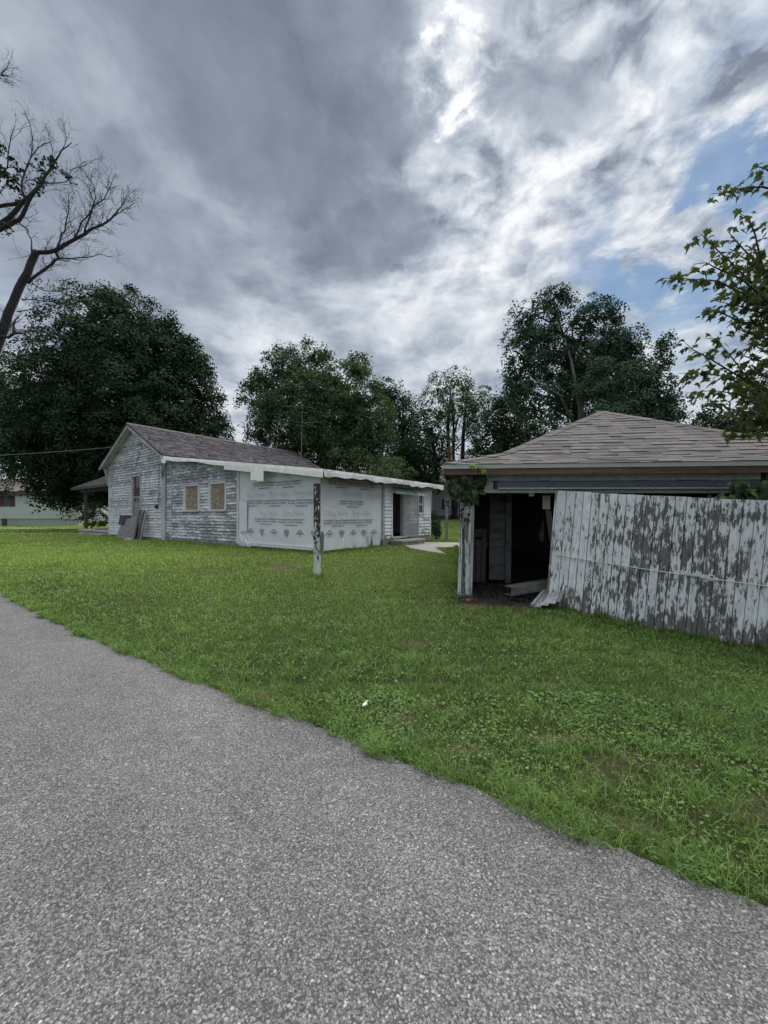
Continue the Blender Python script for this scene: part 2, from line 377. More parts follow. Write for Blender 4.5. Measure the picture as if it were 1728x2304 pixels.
def m_glass(name, c=(0.012, 0.014, 0.018), rough=0.08):
    m, nt, b, _ = newmat(name); b.inputs['Base Color'].default_value = (*c, 1); b.inputs['Roughness'].default_value = rough
    b.inputs['Specular IOR Level'].default_value = 0.5; return m
M['glass'] = m_glass('dark_window_glass')
def m_clear(name):
    m, nt, b, out = newmat(name)
    b.inputs['Base Color'].default_value = (0.30, 0.31, 0.27, 1); b.inputs['Roughness'].default_value = 0.15
    tr = nt.new('ShaderNodeBsdfTransparent'); mx = nt.new('ShaderNodeMixShader'); mx.inputs[0].default_value = 0.38
    nt.l.new(tr.outputs[0], mx.inputs[1]); nt.l.new(b.outputs[0], mx.inputs[2]); nt.l.new(mx.outputs[0], out.inputs[0]); return m
M['screen_glass'] = m_clear('dusty_storm_glass')

def m_osb(name, c1, c2, c3):
    m, nt, b, _ = newmat(name); oc, oc2, oi = objco(nt)
    wv = nt.vm('ADD', oc2, nt.vm('SCALE', nt.vm('SUBTRACT', nt.noise(oc2, 9, 2).outputs['Color'], (.5, .5, .5)), 0.15))
    v = nt.vor(nt.scale(wv, (1, 1, 0.6)), 22.0).outputs['Color']
    x, y, z = nt.xyz(v)
    nt.put(b.inputs['Base Color'], nt.ramp(x, [(0.0, c1), (0.5, c2), (1.0, c3)]))
    b.inputs['Roughness'].default_value = 0.85; bump(nt, b, y, 0.3, 0.004); return m
M['osb'] = m_osb('flake_board', (0.15, 0.115, 0.085), (0.26, 0.21, 0.16), (0.40, 0.345, 0.275))
M['osb_grey'] = m_osb('grey_flake_board', (0.10, 0.095, 0.10), (0.17, 0.165, 0.175), (0.27, 0.26, 0.27))

def m_wrap():
    m, nt, b, _ = newmat('house_wrap_film'); oc, _, _ = objco(nt, False)
    n = nt.noise(oc, 1.6, 5, 0.6).outputs['Fac']; fine = nt.noise(oc, 40, 3).outputs['Fac']
    x, y, z = nt.xyz(oc)
    # green algae stains near the bottom of the rear half
    low = nt.m('MULTIPLY', nt.ss(z, 0.75, 0.15), nt.ss(x, 0.5, 1.6))
    st = nt.m('MULTIPLY', low, nt.ss(nt.noise(nt.scale(oc, (1, 1, 0.35)), 3.5, 6, 0.65).outputs['Fac'], 0.40, 0.66))
    blk = nt.m('MULTIPLY', nt.m('MULTIPLY', nt.ss(z, 0.60, 0.1), nt.ss(x, 2.1, 2.7)), nt.ss(nt.noise(nt.scale(oc, (1, 1, 0.3)), 7, 5).outputs['Fac'], 0.53, 0.60))
    c = nt.mix(nt.lin(n, 0.3, 0.7, 0, 1), (0.62, 0.65, 0.69), (0.71, 0.74, 0.77))
    c = nt.mix(nt.m('MULTIPLY', st, 0.6), c, (0.22, 0.24, 0.15)); c = nt.mix(blk, c, (0.03, 0.035, 0.03))
    nt.put(b.inputs['Base Color'], c); b.inputs['Roughness'].default_value = 0.5
    wr = nt.noise(nt.scale(oc, (1, 1, 0.4)), 2.2, 4, 0.5, 1.5).outputs['Fac']
    bump(nt, b, nt.m('ADD', wr, nt.m('MULTIPLY', fine, 0.04)), 0.55, 0.05); return m
M['wrap'] = m_wrap()

def m_shingle(name, c1, c2, c3):
    m, nt, b, _ = newmat(name); oc, oc2, oi = objco(nt)
    fa = nt.new('ShaderNodeAttribute'); fa.attribute_name = 'rnd'
    r = nt.m('FRACT', nt.m('ADD', fa.outputs['Fac'], oi))
    g = nt.noise(oc2, 220, 2, 0.7).outputs['Fac']; bl = nt.noise(oc, 3.0, 4).outputs['Fac']
    c = nt.ramp(r, [(0.0, c1), (0.45, c2), (1.0, c3)])
    f = nt.m('MULTIPLY', nt.lin(g, 0.25, 0.75, 0.72, 1.28), nt.lin(bl, 0.3, 0.7, 0.88, 1.12))
    nt.put(b.inputs['Base Color'], nt.vm('MULTIPLY', c, nt.comb(f, f, f)))
    b.inputs['Roughness'].default_value = 0.95; bump(nt, b, g, 0.3, 0.003); return m
M['garage_shingle'] = m_shingle('grey_brown_shingle', (0.088, 0.081, 0.079), (0.112, 0.104, 0.101), (0.136, 0.126, 0.122))
M['house_shingle'] = m_shingle('mauve_grey_shingle', (0.045, 0.044, 0.056), (0.090, 0.084, 0.094), (0.155, 0.138, 0.138))
M['porch_shingle'] = m_shingle('porch_shingle', (0.06, 0.052, 0.056), (0.10, 0.088, 0.09), (0.14, 0.12, 0.115))

def m_leaf(name, c1, c2, c3, trans=0.25, clump=0.5):
    m, nt, b, out = newmat(name)
    fa = nt.new('ShaderNodeAttribute'); fa.attribute_name = 'rnd'
    oi = nt.new('ShaderNodeObjectInfo').outputs['Random']
    oc = nt.new('ShaderNodeTexCoord').outputs['Object']
    n = nt.noise(oc, clump, 3, 0.6).outputs['Fac']
    r = nt.m('FRACT', nt.m('ADD', fa.outputs['Fac'], nt.m('MULTIPLY', oi, 3.7)))
    r = nt.m('ADD', nt.m('MULTIPLY', r, 0.6), nt.m('MULTIPLY', nt.lin(n, 0.3, 0.7, 0, 1), 0.4))
    c = nt.ramp(r, [(0.0, c1), (0.5, c2), (1.0, c3)])
    nt.put(b.inputs['Base Color'], c); b.inputs['Roughness'].default_value = 0.7; b.inputs['Specular IOR Level'].default_value = 0.12
    tl = nt.new('ShaderNodeBsdfTranslucent'); nt.put(tl.inputs[0], nt.vm('MULTIPLY', c, (1.2, 1.35, 0.7)))
    mx = nt.new('ShaderNodeMixShader'); mx.inputs[0].default_value = trans
    nt.l.new(b.outputs[0], mx.inputs[1]); nt.l.new(tl.outputs[0], mx.inputs[2]); nt.l.new(mx.outputs[0], out.inputs[0]); return m
M['leaf_dark'] = m_leaf('dark_maple_leaf', (0.0104, 0.0244, 0.0140), (0.0195, 0.0439, 0.0213), (0.0442, 0.0817, 0.0336), 0.10)
M['leaf_mid'] = m_leaf('mid_green_leaf', (0.0260, 0.0525, 0.0258), (0.0520, 0.0927, 0.0403), (0.1118, 0.1525, 0.0605), 0.18)
M['leaf_tall'] = m_leaf('blue_green_leaf', (0.0156, 0.0378, 0.0258), (0.0312, 0.0659, 0.0403), (0.0702, 0.1122, 0.0605), 0.12)
M['leaf_olive'] = m_leaf('olive_maple_leaf', (0.028, 0.044, 0.020), (0.058, 0.078, 0.032), (0.125, 0.138, 0.058), 0.45, 1.0)
M['leaf_vine'] = m_leaf('vine_leaf', (0.025, 0.046, 0.024), (0.050, 0.085, 0.040), (0.11, 0.155, 0.07), 0.2, 2.0)
M['leaf_lime'] = m_leaf('young_vine_leaf', (0.16, 0.24, 0.06), (0.22, 0.32, 0.09), (0.30, 0.40, 0.14), 0.4, 2.0)
M['leaf_brown'] = m_leaf('dead_leaf', (0.07, 0.04, 0.025), (0.13, 0.08, 0.05), (0.19, 0.12, 0.07), 0.1, 2.0)
M['leaf_yellow'] = m_leaf('yellow_hosta_leaf', (0.09, 0.13, 0.03), (0.17, 0.20, 0.05), (0.30, 0.29, 0.09), 0.3, 2.0)
M['bark'] = m_plain('grey_bark', (0.036, 0.035, 0.037), 0.95, 0.3, 6.0, 0.6)
M['bark_pale'] = m_plain('pale_bark', (0.11, 0.105, 0.10), 0.95, 0.3, 6.0, 0.6)
M['twig'] = m_plain('thin_bark', (0.036, 0.032, 0.034), 0.95, 0.2, 6.0)
# ------------------------------------------------------------------ lawn, road, paths
ROAD_EDGE = [(-60, 46), (-30, 24.5), (-16, 13.8), (-10, 9.3), (-7.01, 7.03), (-5.54, 6.15), (-4.47, 5.47), (-3.45, 4.78), (-2.79, 4.39), (-1.75, 3.65), (-1.35, 3.40),
             (-0.9, 3.12), (-0.53, 2.95), (-0.2, 2.74), (0.0, 2.53), (0.21, 2.43), (0.42, 2.31), (0.57, 2.24), (0.73, 2.09), (0.92, 1.99), (1.09, 1.87),
             (1.26, 1.76), (1.37, 1.68), (1.49, 1.61), (1.60, 1.53), (2.4, 1.0), (4, 0.1), (9, -2.6), (40, -19)]
_re = np.array(ROAD_EDGE)
_m = (np.abs(_re[:, 0]) < 6); _m[0] = _m[-1] = False
for _ in range(2):
    _y = _re[:, 1].copy(); _x = _re[:, 0].copy()
    _re[1:-1, 1] = np.where(_m[1:-1], 0.25 * _y[:-2] + 0.5 * _y[1:-1] + 0.25 * _y[2:], _y[1:-1]); _re[1:-1, 0] = np.where(_m[1:-1], 0.25 * _x[:-2] + 0.5 * _x[1:-1] + 0.25 * _x[2:], _x[1:-1])
ROAD_EDGE = [tuple(p) for p in _re]
def road_side(X, Y):          # >0 on the lawn side of the road's edge (distance-like)
    ye = np.interp(X, _re[:, 0], _re[:, 1])
    sl = 0.80
    return (np.asarray(Y) - ye) * sl
def m_lawn():
    m, nt, b, _ = newmat('lawn_soil_and_thatch'); oc = nt.new('ShaderNodeTexCoord').outputs['Object']
    n = nt.noise(oc, 0.55, 5, 0.6).outputs['Fac']; f = nt.noise(oc, 30, 5, 0.7).outputs['Fac']
    c = nt.ramp(n, [(0.3, (0.048, 0.066, 0.022)), (0.55, (0.080, 0.105, 0.034)), (0.72, (0.12, 0.145, 0.048))])
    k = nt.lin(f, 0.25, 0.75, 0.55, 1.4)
    x, y, z = nt.xyz(oc); blade_shade = nt.lin(y, 5.0, 12.0, 0.42, 1.0); k = nt.m('MULTIPLY', k, blade_shade)  # near ground darkened in colour to give shade between the blades
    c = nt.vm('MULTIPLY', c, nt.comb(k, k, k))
    # bare, dry patches: near the road on the right, before the post and by the garage opening
    x, y, z = nt.xyz(oc)
    pn = nt.noise(oc, 2.2, 5, 0.65).outputs['Fac']; tot = None
    for (cx, cy, rx, ry, amt) in BARE:
        d = nt.m('SQRT', nt.m('ADD', nt.m('POWER', nt.m('DIVIDE', nt.m('SUBTRACT', x, cx), rx), 2.0), nt.m('POWER', nt.m('DIVIDE', nt.m('SUBTRACT', y, cy), ry), 2.0)))
        d = nt.m('ADD', d, nt.m('MULTIPLY', nt.m('SUBTRACT', pn, 0.5), 1.6))
        q = nt.m('MULTIPLY', nt.m('SUBTRACT', 1.0, nt.ss(d, 0.5, 1.15)), amt)
        tot = q if tot is None else nt.m('MAXIMUM', tot, q)
    bare = nt.mix(f, (0.045, 0.040, 0.026), (0.15, 0.125, 0.08))
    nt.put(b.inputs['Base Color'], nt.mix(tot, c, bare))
    b.inputs['Roughness'].default_value = 1.0; b.inputs['Specular IOR Level'].default_value = 0.1
    bump(nt, b, f, 0.7, 0.03); return m
BARE = [(2.15, 2.1, 0.6, 0.10, 0.35), (1.75, 2.5, 0.5, 0.08, 0.3), (1.2, 2.75, 0.3, 0.06, 0.5), (1.35, 2.35, 0.22, 0.08, 0.3), (2.6, 1.75, 0.8, 0.12, 0.4), (0.55, 2.62, 0.16, 0.1, 0.6),
        (-2.5, 9.6, 0.55, 0.42, 0.65), (0.35, 4.75, 0.25, 0.15, 0.5), (0.12, 3.0, 0.2, 0.12, 0.6), (2.2, 7.0, 1.0, 0.42, 1.0), (-4.6, 11.6, 1.2, 0.3, 0.35),
        (-1.0, 2.95 + 0.35, 0.2, 0.12, 0.6), (1.25, 1.98, 0.2, 0.06, 0.3)]
def build_ground():
    xs = np.unique(np.concatenate([np.linspace(-400, -40, 25), np.linspace(-40, -12, 57), np.linspace(-12, 12, 121), np.linspace(12, 40, 41), np.linspace(40, 400, 25)]))
    ys = np.unique(np.concatenate([np.linspace(-300, -20, 15), np.linspace(-20, 0, 21), np.linspace(0, 22, 111), np.linspace(22, 60, 39), np.linspace(60, 500, 25)]))
    X, Y = np.meshgrid(xs, ys); Z = ground_z(X, Y)
    v = np.stack([X, Y, Z], -1).reshape(-1, 3); nx, ny = len(xs), len(ys)
    i, j = np.meshgrid(np.arange(nx - 1), np.arange(ny - 1)); a = (j * nx + i).ravel()
    f = np.stack([a, a + 1, a + nx + 1, a + nx], -1)
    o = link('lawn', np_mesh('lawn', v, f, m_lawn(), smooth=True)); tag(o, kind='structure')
build_ground()
def m_road():
    m, nt, b, _ = newmat('chip_seal_asphalt'); oc = nt.new('ShaderNodeTexCoord').outputs['Object']
    wv = nt.vm('ADD', oc, nt.vm('SCALE', nt.vm('SUBTRACT', nt.noise(oc, 60, 2).outputs['Color'], (.5, .5, .5)), 0.012))
    v1 = nt.vor(wv, 112.0); v2 = nt.vor(wv, 210.0)
    r1 = nt.xyz(v1.outputs['Color'])[0]; r2 = nt.xyz(v2.outputs['Color'])[0]
    d1 = v1.outputs['Distance']
    c1 = nt.ramp(r1, [(0.0, (0.060, 0.060, 0.061)), (0.35, (0.105, 0.105, 0.105)), (0.72, (0.160, 0.159, 0.154)), (0.95, (0.25, 0.247, 0.236)), (1.0, (0.38, 0.37, 0.345))])
    c2 = nt.ramp(r2, [(0.0, (0.05, 0.05, 0.051)), (0.55, (0.11, 0.11, 0.109)), (1.0, (0.26, 0.255, 0.245))])
    stone = nt.ss(nt.noise(oc, 42, 2).outputs['Fac'], 0.42, 0.55)
    c = nt.mix(stone, c2, c1)
    gapm = nt.ss(d1, 0.46, 0.78)
    c = nt.mix(nt.m('MULTIPLY', gapm, 0.8), c, (0.036, 0.036, 0.037))
    big = nt.noise(nt.scale(oc, (1, 1, 1)), 0.8, 5, 0.6).outputs['Fac']; mid = nt.noise(oc, 6, 4, 0.6).outputs['Fac']
    k = nt.m('MULTIPLY', nt.lin(big, 0.3, 0.7, 0.86, 1.14), nt.lin(mid, 0.3, 0.7, 0.9, 1.1))
    trk_ = nt.noise(nt.vm('ADD', nt.comb(nt.m('MULTIPLY', nt.vm('DOT_PRODUCT', oc, (0.62, 0.79, 0.0)), 1.0), nt.m('MULTIPLY', nt.vm('DOT_PRODUCT', oc, (-0.79, 0.62, 0.0)), 0.10), 0.0), (5.0, 2.0, 0.0)), 1.1, 4, 0.6).outputs['Fac']
    k = nt.m('MULTIPLY', k, nt.lin(trk_, 0.3, 0.7, 1.03, 1.32))
    nt.put(b.inputs['Base Color'], nt.vm('MULTIPLY', c, nt.comb(k, k, k)))
    b.inputs['Roughness'].default_value = 0.85
    bump(nt, b, nt.m('SUBTRACT', nt.m('MULTIPLY', r1, 0.4), d1), 0.9, 0.006); return m
def build_road():
    # densified, ragged edge; the strip runs 6.2 m back under and behind the camera
    pts = []
    for (x0, y0), (x1, y1) in zip(ROAD_EDGE[:-1], ROAD_EDGE[1:]):
        L = math.hypot(x1 - x0, y1 - y0); n = max(1, int(L / (0.03 if abs(x0) < 4.5 else 0.12 if abs(x0) < 8 else 1.5)))
        for k in range(n):
            t = k / n; x = x0 + (x1 - x0) * t; y = y0 + (y1 - y0) * t
            q = 0.02 * mnoise.noise((x * 3.1, y * 3.1, 0)) + 0.02 * mnoise.noise((x * 11, y * 11, 5)) + 0.018 * mnoise.noise((x * 31, y * 31, 2))
            pts.append((x + q * 0.6, y + q))
    pts.append(ROAD_EDGE[-1])
    nrm = Vector((-0.60, -0.80)); rows = [0, 0.25, 0.6, 1.2, 2.4, 4.0, 6.2]
    v = []; 
    for d in rows:
        for x, y in pts:
            X = x + nrm.x * d; Y = y + nrm.y * d
            v.append((X, Y, gz1(X, Y) + 0.006 + 0.03 * min(1, d / 1.2)))
    n = len(pts); f = []
    for r in range(len(rows) - 1):
        for i in range(n - 1):
            a = r * n + i; f.append((a, a + n, a + n + 1, a + 1))
    o = link('road', np_mesh('road', np.array(v), np.array(f), m_road(), smooth=True)); tag(o, kind='structure')
build_road()
def sheet(name, poly, mat, lift=0.03, thick=0.12, kind='structure'):
    mb = MB(); mb.prism([(x, y, gz1(x, y) + lift - thick) for x, y in poly], (0, 0, thick)); o = mb.build(name, mat); tag(o, kind=kind); return o
sheet('concrete_path', [(0.75, 15.15), (0.95, 13.55), (1.95, 12.05), (1.85, 14.0), (4.6, 15.2), (4.6, 16.5), (2.2, 16.75), (1.35, 17.4)], M['concrete'], 0.035)
# gravel drive and walk beyond the house on the far left
def strip(name, a, b, wd, mat, lift):
    mb = MB(); a = Vector(a); b = Vector(b); d = (b - a).normalized(); nn = Vector((-d.y, d.x)) * wd / 2; k = 14; vs = []; 
    for i in range(k + 1):
        p = a.lerp(b, i / k)
        for s in (-1, 1):
            q = p + nn * s; vs.append((q.x, q.y, gz1(q.x, q.y) + lift))
    mb.v = vs; mb.f = [(2 * i, 2 * i + 1, 2 * i + 3, 2 * i + 2) for i in range(k)]
    o = mb.build(name, mat); tag(o, kind='structure')
strip('gravel_driveway', (-60, 38.0), (-18, 35.0), 4.0, M['gravel_drive'], 0.012)
strip('footpath', (-40, 27.2), (-17.5, 24.6), 0.8, M['gravel_drive'], 0.012)

# ------------------------------------------------------------------ the house
HZ = 0.40
house = empty('house', (-2.0, 11.94, HZ), (0, 0, math.atan2(0.809, 0.588)),
              'old clapboard house with peeling white paint, a wrapped low addition and mauve shingle roof', 'house')
# local axes: x along the wall with the back door, y along the wall with the boarded windows
U0, U1, UM, LV = 10.05, 16.75, 13.40, 10.3
EAVE, RIDGE = 3.95, 5.88
SL = (RIDGE - EAVE) / (UM - U0 + 0.45)
def roof_z(u): return RIDGE - SL * abs(u - UM)
LTV, LTR = 7.0, 10.05
def lean_z(u): return 2.52 + (3.80 - 2.52) * u / U0        # underside of the addition's roof
# solid wall bodies (sheathing) set just behind the boards
gw = MB().prism([(0.03, U0, 0.0), (0.03, U1, 0.0), (0.03, U1, roof_z(U1) - 0.14), (0.03, UM, RIDGE - 0.14), (0.03, U0, roof_z(U0) - 0.14)], (0.12, 0, 0)).build('gable_wall', M['trim'], house)
MB().box(0.15, LV, U1 - 0.15, U1, 0, roof_z(U1) - 0.14).build('far_side_wall', M['gable_boards'], house)
MB().prism([(LV - 0.15, U0, 0), (LV - 0.15, U1 - 0.15, 0), (LV - 0.15, U1 - 0.15, roof_z(U1) - 0.14), (LV - 0.15, UM, RIDGE - 0.14), (LV - 0.15, U0, roof_z(U0) - 0.14)], (0.13, 0, 0)).build('rear_gable_wall', M['gable_boards'], house)
MB().box(LTV, LV - 0.16, U0, U0 + 0.13, 0, roof_z(U0) - 0.14).build('near_side_wall', M['gable_boards'], house)
sw = MB().prism([(0.05, 0.1, 0.1), (0.05, U0 - 0.02, 0.1), (0.05, U0 - 0.02, lean_z(U0)), (0.05, 0.1, lean_z(0.1))], (0.1, 0, 0)).build('side_wall', M['trim'], house)
rw = MB()
rw.box(0.05, 3.95, 0.04, 0.14, 0.1, 2.5); rw.box(4.78, 5.72, 0.04, 0.14, 0.1, 2.5); rw.box(6.36, LTV, 0.04, 0.14, 0.1, 2.5)
rw.box(3.95, 4.78, 0.04, 0.14, 2.1, 2.5); rw.box(5.72, 6.36, 0.04, 0.14, 0.1, 1.30); rw.box(5.72, 6.36, 0.04, 0.14, 2.10, 2.5)
back_wall = rw.build('back_wall', M['trim'], house)
MB().prism([(LTV - 0.1, 0.14, 0.1), (LTV - 0.1, U0, 0.1), (LTV - 0.1, U0, lean_z(U0)), (LTV - 0.1, 0.14, lean_z(0.14))], (0.1, 0, 0)).build('end_wall', M['rear_boards'], house)
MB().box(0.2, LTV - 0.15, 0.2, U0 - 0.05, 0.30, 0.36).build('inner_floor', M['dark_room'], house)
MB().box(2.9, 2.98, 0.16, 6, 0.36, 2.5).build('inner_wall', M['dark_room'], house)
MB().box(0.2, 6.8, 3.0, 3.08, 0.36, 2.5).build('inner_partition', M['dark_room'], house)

def hcl(parent, mat, plane, s0f, s1f, z0, z1, expo, opens=(), proud=0.048, off=0.0):
    """clapboards on a wall: plane 'x' (wall in x = off, boards run along y) or 'y' (boards run along x)"""
    z = z0; k = 0
    while z < z1 - 0.03:
        zt = min(z + expo, z1); zm = (z + zt) / 2
        a, b = s0f(zm), s1f(zm)
        if b - a > 0.08:
            segs = [(a, b)]
            for (oa, ob, oz0, oz1) in opens:
                if oz0 < zm < oz1:
                    ns = []
                    for (p, q) in segs:
                        if ob <= p or oa >= q: ns.append((p, q)); continue
                        if oa - p > 0.05: ns.append((p, oa))
                        if q - ob > 0.05: ns.append((ob, q))
                    segs = ns
            for (p, q) in segs:
                cuts = [p, q]
                if q - p > 4.2 and random.random() < 0.75: cuts = [p, p + (q - p) * random.uniform(0.3, 0.7), q]
                for c0, c1 in zip(cuts[:-1], cuts[1:]):
                    j = random.uniform(-0.004, 0.004); g = 0.004
                    d0 = proud + random.uniform(-0.003, 0.006); d1 = 0.006
                    zb = z + j; zz_ = zt + 0.012
                    tw = random.uniform(-0.005, 0.005)
                    if plane == 'x':
                        pts = [(off - d0, c0 + g, zb), (off + 0.03, c0 + g, zb), (off + 0.03, c1 - g, zb + tw), (off - d0, c1 - g, zb + tw),
                               (off - d1, c0 + g, zz_), (off + 0.03, c0 + g, zz_), (off + 0.03, c1 - g, zz_ + tw), (off - d1, c1 - g, zz_ + tw)]
                    else:
                        pts = [(c0 + g, off - d0, zb), (c1 - g, off - d0, zb + tw), (c1 - g, off + 0.03, zb + tw), (c0 + g, off + 0.03, zb),
                               (c0 + g, off - d1, zz_), (c1 - g, off - d1, zz_ + tw), (c1 - g, off + 0.03, zz_ + tw), (c0 + g, off + 0.03, zz_)]
                    MB().hexa(pts).build('clapboard', mat, parent)
        z += expo
# gable wall boards, clipped by the roof
def gl(z): return max(U0 + 0.35, UM - (RIDGE - 0.12 - z) / SL) if z > roof_z(U0) - 0.5 else U0 + 0.35
def gr(z): return min(U1 - 0.14, UM + (RIDGE - 0.12 - z) / SL) if z > roof_z(U1) - 0.5 else U1 - 0.14
hcl(gw, M['gable_boards'], 'x', gl, gr, 0.16, RIDGE - 0.2, 0.133, [(12.52, 13.66, 1.05, 3.34)])
hcl(sw, M['side_boards'], 'x', lambda z: max(4.40, (z - 2.52) / (3.80 - 2.52) * U0), lambda z: U0 - 0.62, 0.22, 3.70, 0.128,
    [(5.06, 6.36, 1.38, 2.55), (7.03, 8.40, 1.38, 2.58)], off=0.03)
hcl(sw, M['side_boards'], 'x', lambda z: U0 - 0.52, lambda z: U0 - 0.06, 0.22, 3.70, 0.128, off=0.045)
hcl(back_wall, M['rear_boards'], 'y', lambda z: 3.42, lambda z: LTV - 0.07, 0.32, 2.42, 0.137,
    [(3.86, 4.86, 0.2, 2.14), (5.66, 6.42, 1.22, 2.18)], off=0.02)
# corner boards and trim
MB().box(-0.035, 0.02, U1 - 0.12, U1 + 0.02, 0.05, roof_z(U1) - 0.2).build('corner_board', M['trim_white'], house)
MB().box(-0.05, 0.06, U0 - 0.04, U0 + 0.33, 0.02, 3.62).build('corner_board', M['trim'], house)
MB().box(-0.02, 0.05, U0 - 0.62, U0 - 0.53, 0.12, 3.62).build('corner_board', M['trim'], house)
MB().box(-0.01, 0.05, 4.27, 4.39, 0.15, 2.98).build('corner_board', M['trim_white'], house)
MB().box(3.30, 3.42, -0.02, 0.04, 0.0, 2.46).build('corner_board', M['trim'], house)
MB().box(LTV - 0.07, LTV + 0.02, -0.02, 0.04, 0.28, 2.45).build('corner_board', M['trim_white'], house)
MB().box(LTV + 0.0, LTV + 0.02, 0.04, 0.10, 0.28, 2.45).build('corner_board', M['trim_white'], house)
# foundation
fd = MB(); fd.box(0.06, 0.22, 4.3, U1, -0.5, 0.24); fd.build('foundation', M['foundation'], house)
fd = MB(); fd.box(0.07, 0.22, 0.07, 4.29, -0.5, 0.20); fd.box(0.225, 3.7, 0.06, 0.22, -0.5, 0.16); fd.build('foundation', M['foundation'], house)
MB().box(3.28, 3.84, -0.03, 0.2, -0.5, 0.30).build('foundation_pier', M['foundation'], house)
MB().box(5.2, LTV, -0.01, 0.25, -0.5, 0.29).build('foundation_pier', M['foundation'], house)

# --- tall narrow window in the gable wall
def window(parent, plane, a0, a1, z0, z1, frame_mat, off=0.0, tr=0.10, head=0.14, split=0.5, sill=True, lower=None, upper=None, hood=True, pd=0.03):
    t = MB(); P = lambda s0, s1, d0, d1, zz0, zz1: t.box(d0 + off, d1 + off, s0, s1, zz0, zz1) if plane == 'x' else t.box(s0, s1, d0 + off, d1 + off, zz0, zz1)
    P(a0 - tr, a0, -0.045, 0.06, z0, z1); P(a1, a1 + tr, -0.045, 0.06, z0, z1); P(a0 - tr, a1 + tr, -0.05, 0.055, z1 + 0.002, z1 + head)
    if hood: P(a0 - tr - 0.05, a1 + tr + 0.05, -0.085, 0.04, z1 + head + 0.002, z1 + head + 0.035)
    wdw = t.build('window', frame_mat, parent)
    def sub(name, mat, s0, s1, d0, d1, zz0, zz1):
        q = MB(); (q.box(d0 + off, d1 + off, s0, s1, zz0, zz1) if plane == 'x' else q.box(s0, s1, d0 + off, d1 + off, zz0, zz1)); return q.build(name, mat, wdw)
    if sill: sub('sill', frame_mat, a0 - tr - 0.03, a1 + tr + 0.03, -0.10, 0.06, z0 - 0.07, z0 - 0.002)
    zs = z0 + (z1 - z0) * split
    if split: sub('meeting_rail', frame_mat, a0 + 0.002, a1 - 0.002, -0.01, 0.05, zs - 0.03, zs + 0.03)
    sub('sash', frame_mat, a0 + 0.002, a0 + 0.045, min(0.015, pd - 0.012), 0.055, z0 + 0.002, z1 - 0.002); sub('sash', frame_mat, a1 - 0.045, a1 - 0.002, min(0.015, pd - 0.012), 0.055, z0 + 0.002, z1 - 0.002)
    sub('pane', upper or M['glass'], a0 + 0.047, a1 - 0.047, pd, pd + 0.015, zs + 0.032, z1 - 0.004)
    if split: sub('pane', lower or M['glass'], a0 + 0.047, a1 - 0.047, 0.025, 0.04, z0 + 0.004, zs - 0.032)
    return wdw
w1 = window(house, 'x', 12.66, 13.52, 1.10, 3.18, M['trim'], off=-0.005, tr=0.13, head=0.16)
MB().box(0.010, 0.020, 12.71, 13.47, 1.105, 1.90).build('blind', M['curtain'], w1)
MB().box(0.012, 0.022, 12.71, 13.47, 2.18, 2.62).build('red_curtain', M['brick_dark'], w1)
# boarded windows in the addition
for (a0, a1) in ((5.19, 6.24), (7.16, 8.27)):
    wd = window(house, 'x', a0, a1, 1.44, 2.46, M['trim_white'], off=0.03, tr=0.11, head=0.11, split=0, upper=M['osb'], pd=-0.002)
# glazed window beside the back door
window(house, 'y', 5.74, 6.34, 1.33, 2.06, M['trim_white'], off=0.0, tr=0.08, head=0.09, hood=False)

# --- back door, frame, screen door, awning, step
df = MB(); df.box(3.86, 3.95, -0.03, 0.16, 0.36, 2.12); df.box(4.50, 4.80, -0.028, 0.10, 0.36, 2.12) if False else None
df.box(4.78, 4.86, -0.03, 0.16, 0.36, 2.12); df.box(3.86, 4.86, -0.032, 0.16, 2.122, 2.2); df.build('door_frame', M['trim_white'], house)
MB().box(3.84, 4.88, -0.10, 0.16, 0.30, 0.356).build('threshold', M['trim'], house)
dleaf = MB().beam((4.76, 0.10, 1.23), (4.66, 0.72, 1.23), 1.72, 0.045, (0, 0, 1)) if False else MB().hexa([(3.955, 0.18, 0.38), (3.995, 0.18, 0.38), (3.90, 0.95, 0.38), (3.86, 0.95, 0.38), (3.955, 0.18, 2.1), (3.995, 0.18, 2.1), (3.90, 0.95, 2.1), (3.86, 0.95, 2.1)])
dleaf.build('inner_door', M['trim_white'], house)
# screen door swung open against the wall: hinge at x = 4.88, free edge at x = 5.6
sdr = MB(); hx, hy, fx, fy = 4.78, -0.06, 5.38, -0.36
def sd_box(mb, t0, t1, z0, z1, th=0.03):
    d = Vector((fx - hx, fy - hy, 0)); L = d.length; d.normalize(); nn = Vector((d.y, -d.x, 0)) * th / 2
    a = Vector((hx, hy, 0)) + d * t0 * L; b = Vector((hx, hy, 0)) + d * t1 * L
    z0v = Vector((0, 0, z0)); z1v = Vector((0, 0, z1))
    mb.hexa([a - nn + z0v, b - nn + z0v, b + nn + z0v, a + nn + z0v, a - nn + z1v, b - nn + z1v, b + nn + z1v, a + nn + z1v]); return mb
for q in ((0, 0.09, 0.33, 2.1), (0.91, 1, 0.33, 2.1)): sd_box(sdr, *q)
for z0, z1 in ((2.02, 2.1), (1.47, 1.53), (0.86, 0.94), (0.33, 0.40)): sd_box(sdr, 0.091, 0.909, z0, z1, 0.028)
sdo = sdr.build('screen_door', M['screen_metal'], house)
sd_box(MB(), 0.092, 0.908, 0.402, 0.858, 0.016).build('kick_panel', M['screen_panel'], sdo)
sd_box(MB(), 0.092, 0.908, 0.942, 1.468, 0.006).build('pane', M['screen_glass'], sdo)
sd_box(MB(), 0.092, 0.908, 1.532, 2.018, 0.006).build('pane', M['screen_glass'], sdo)
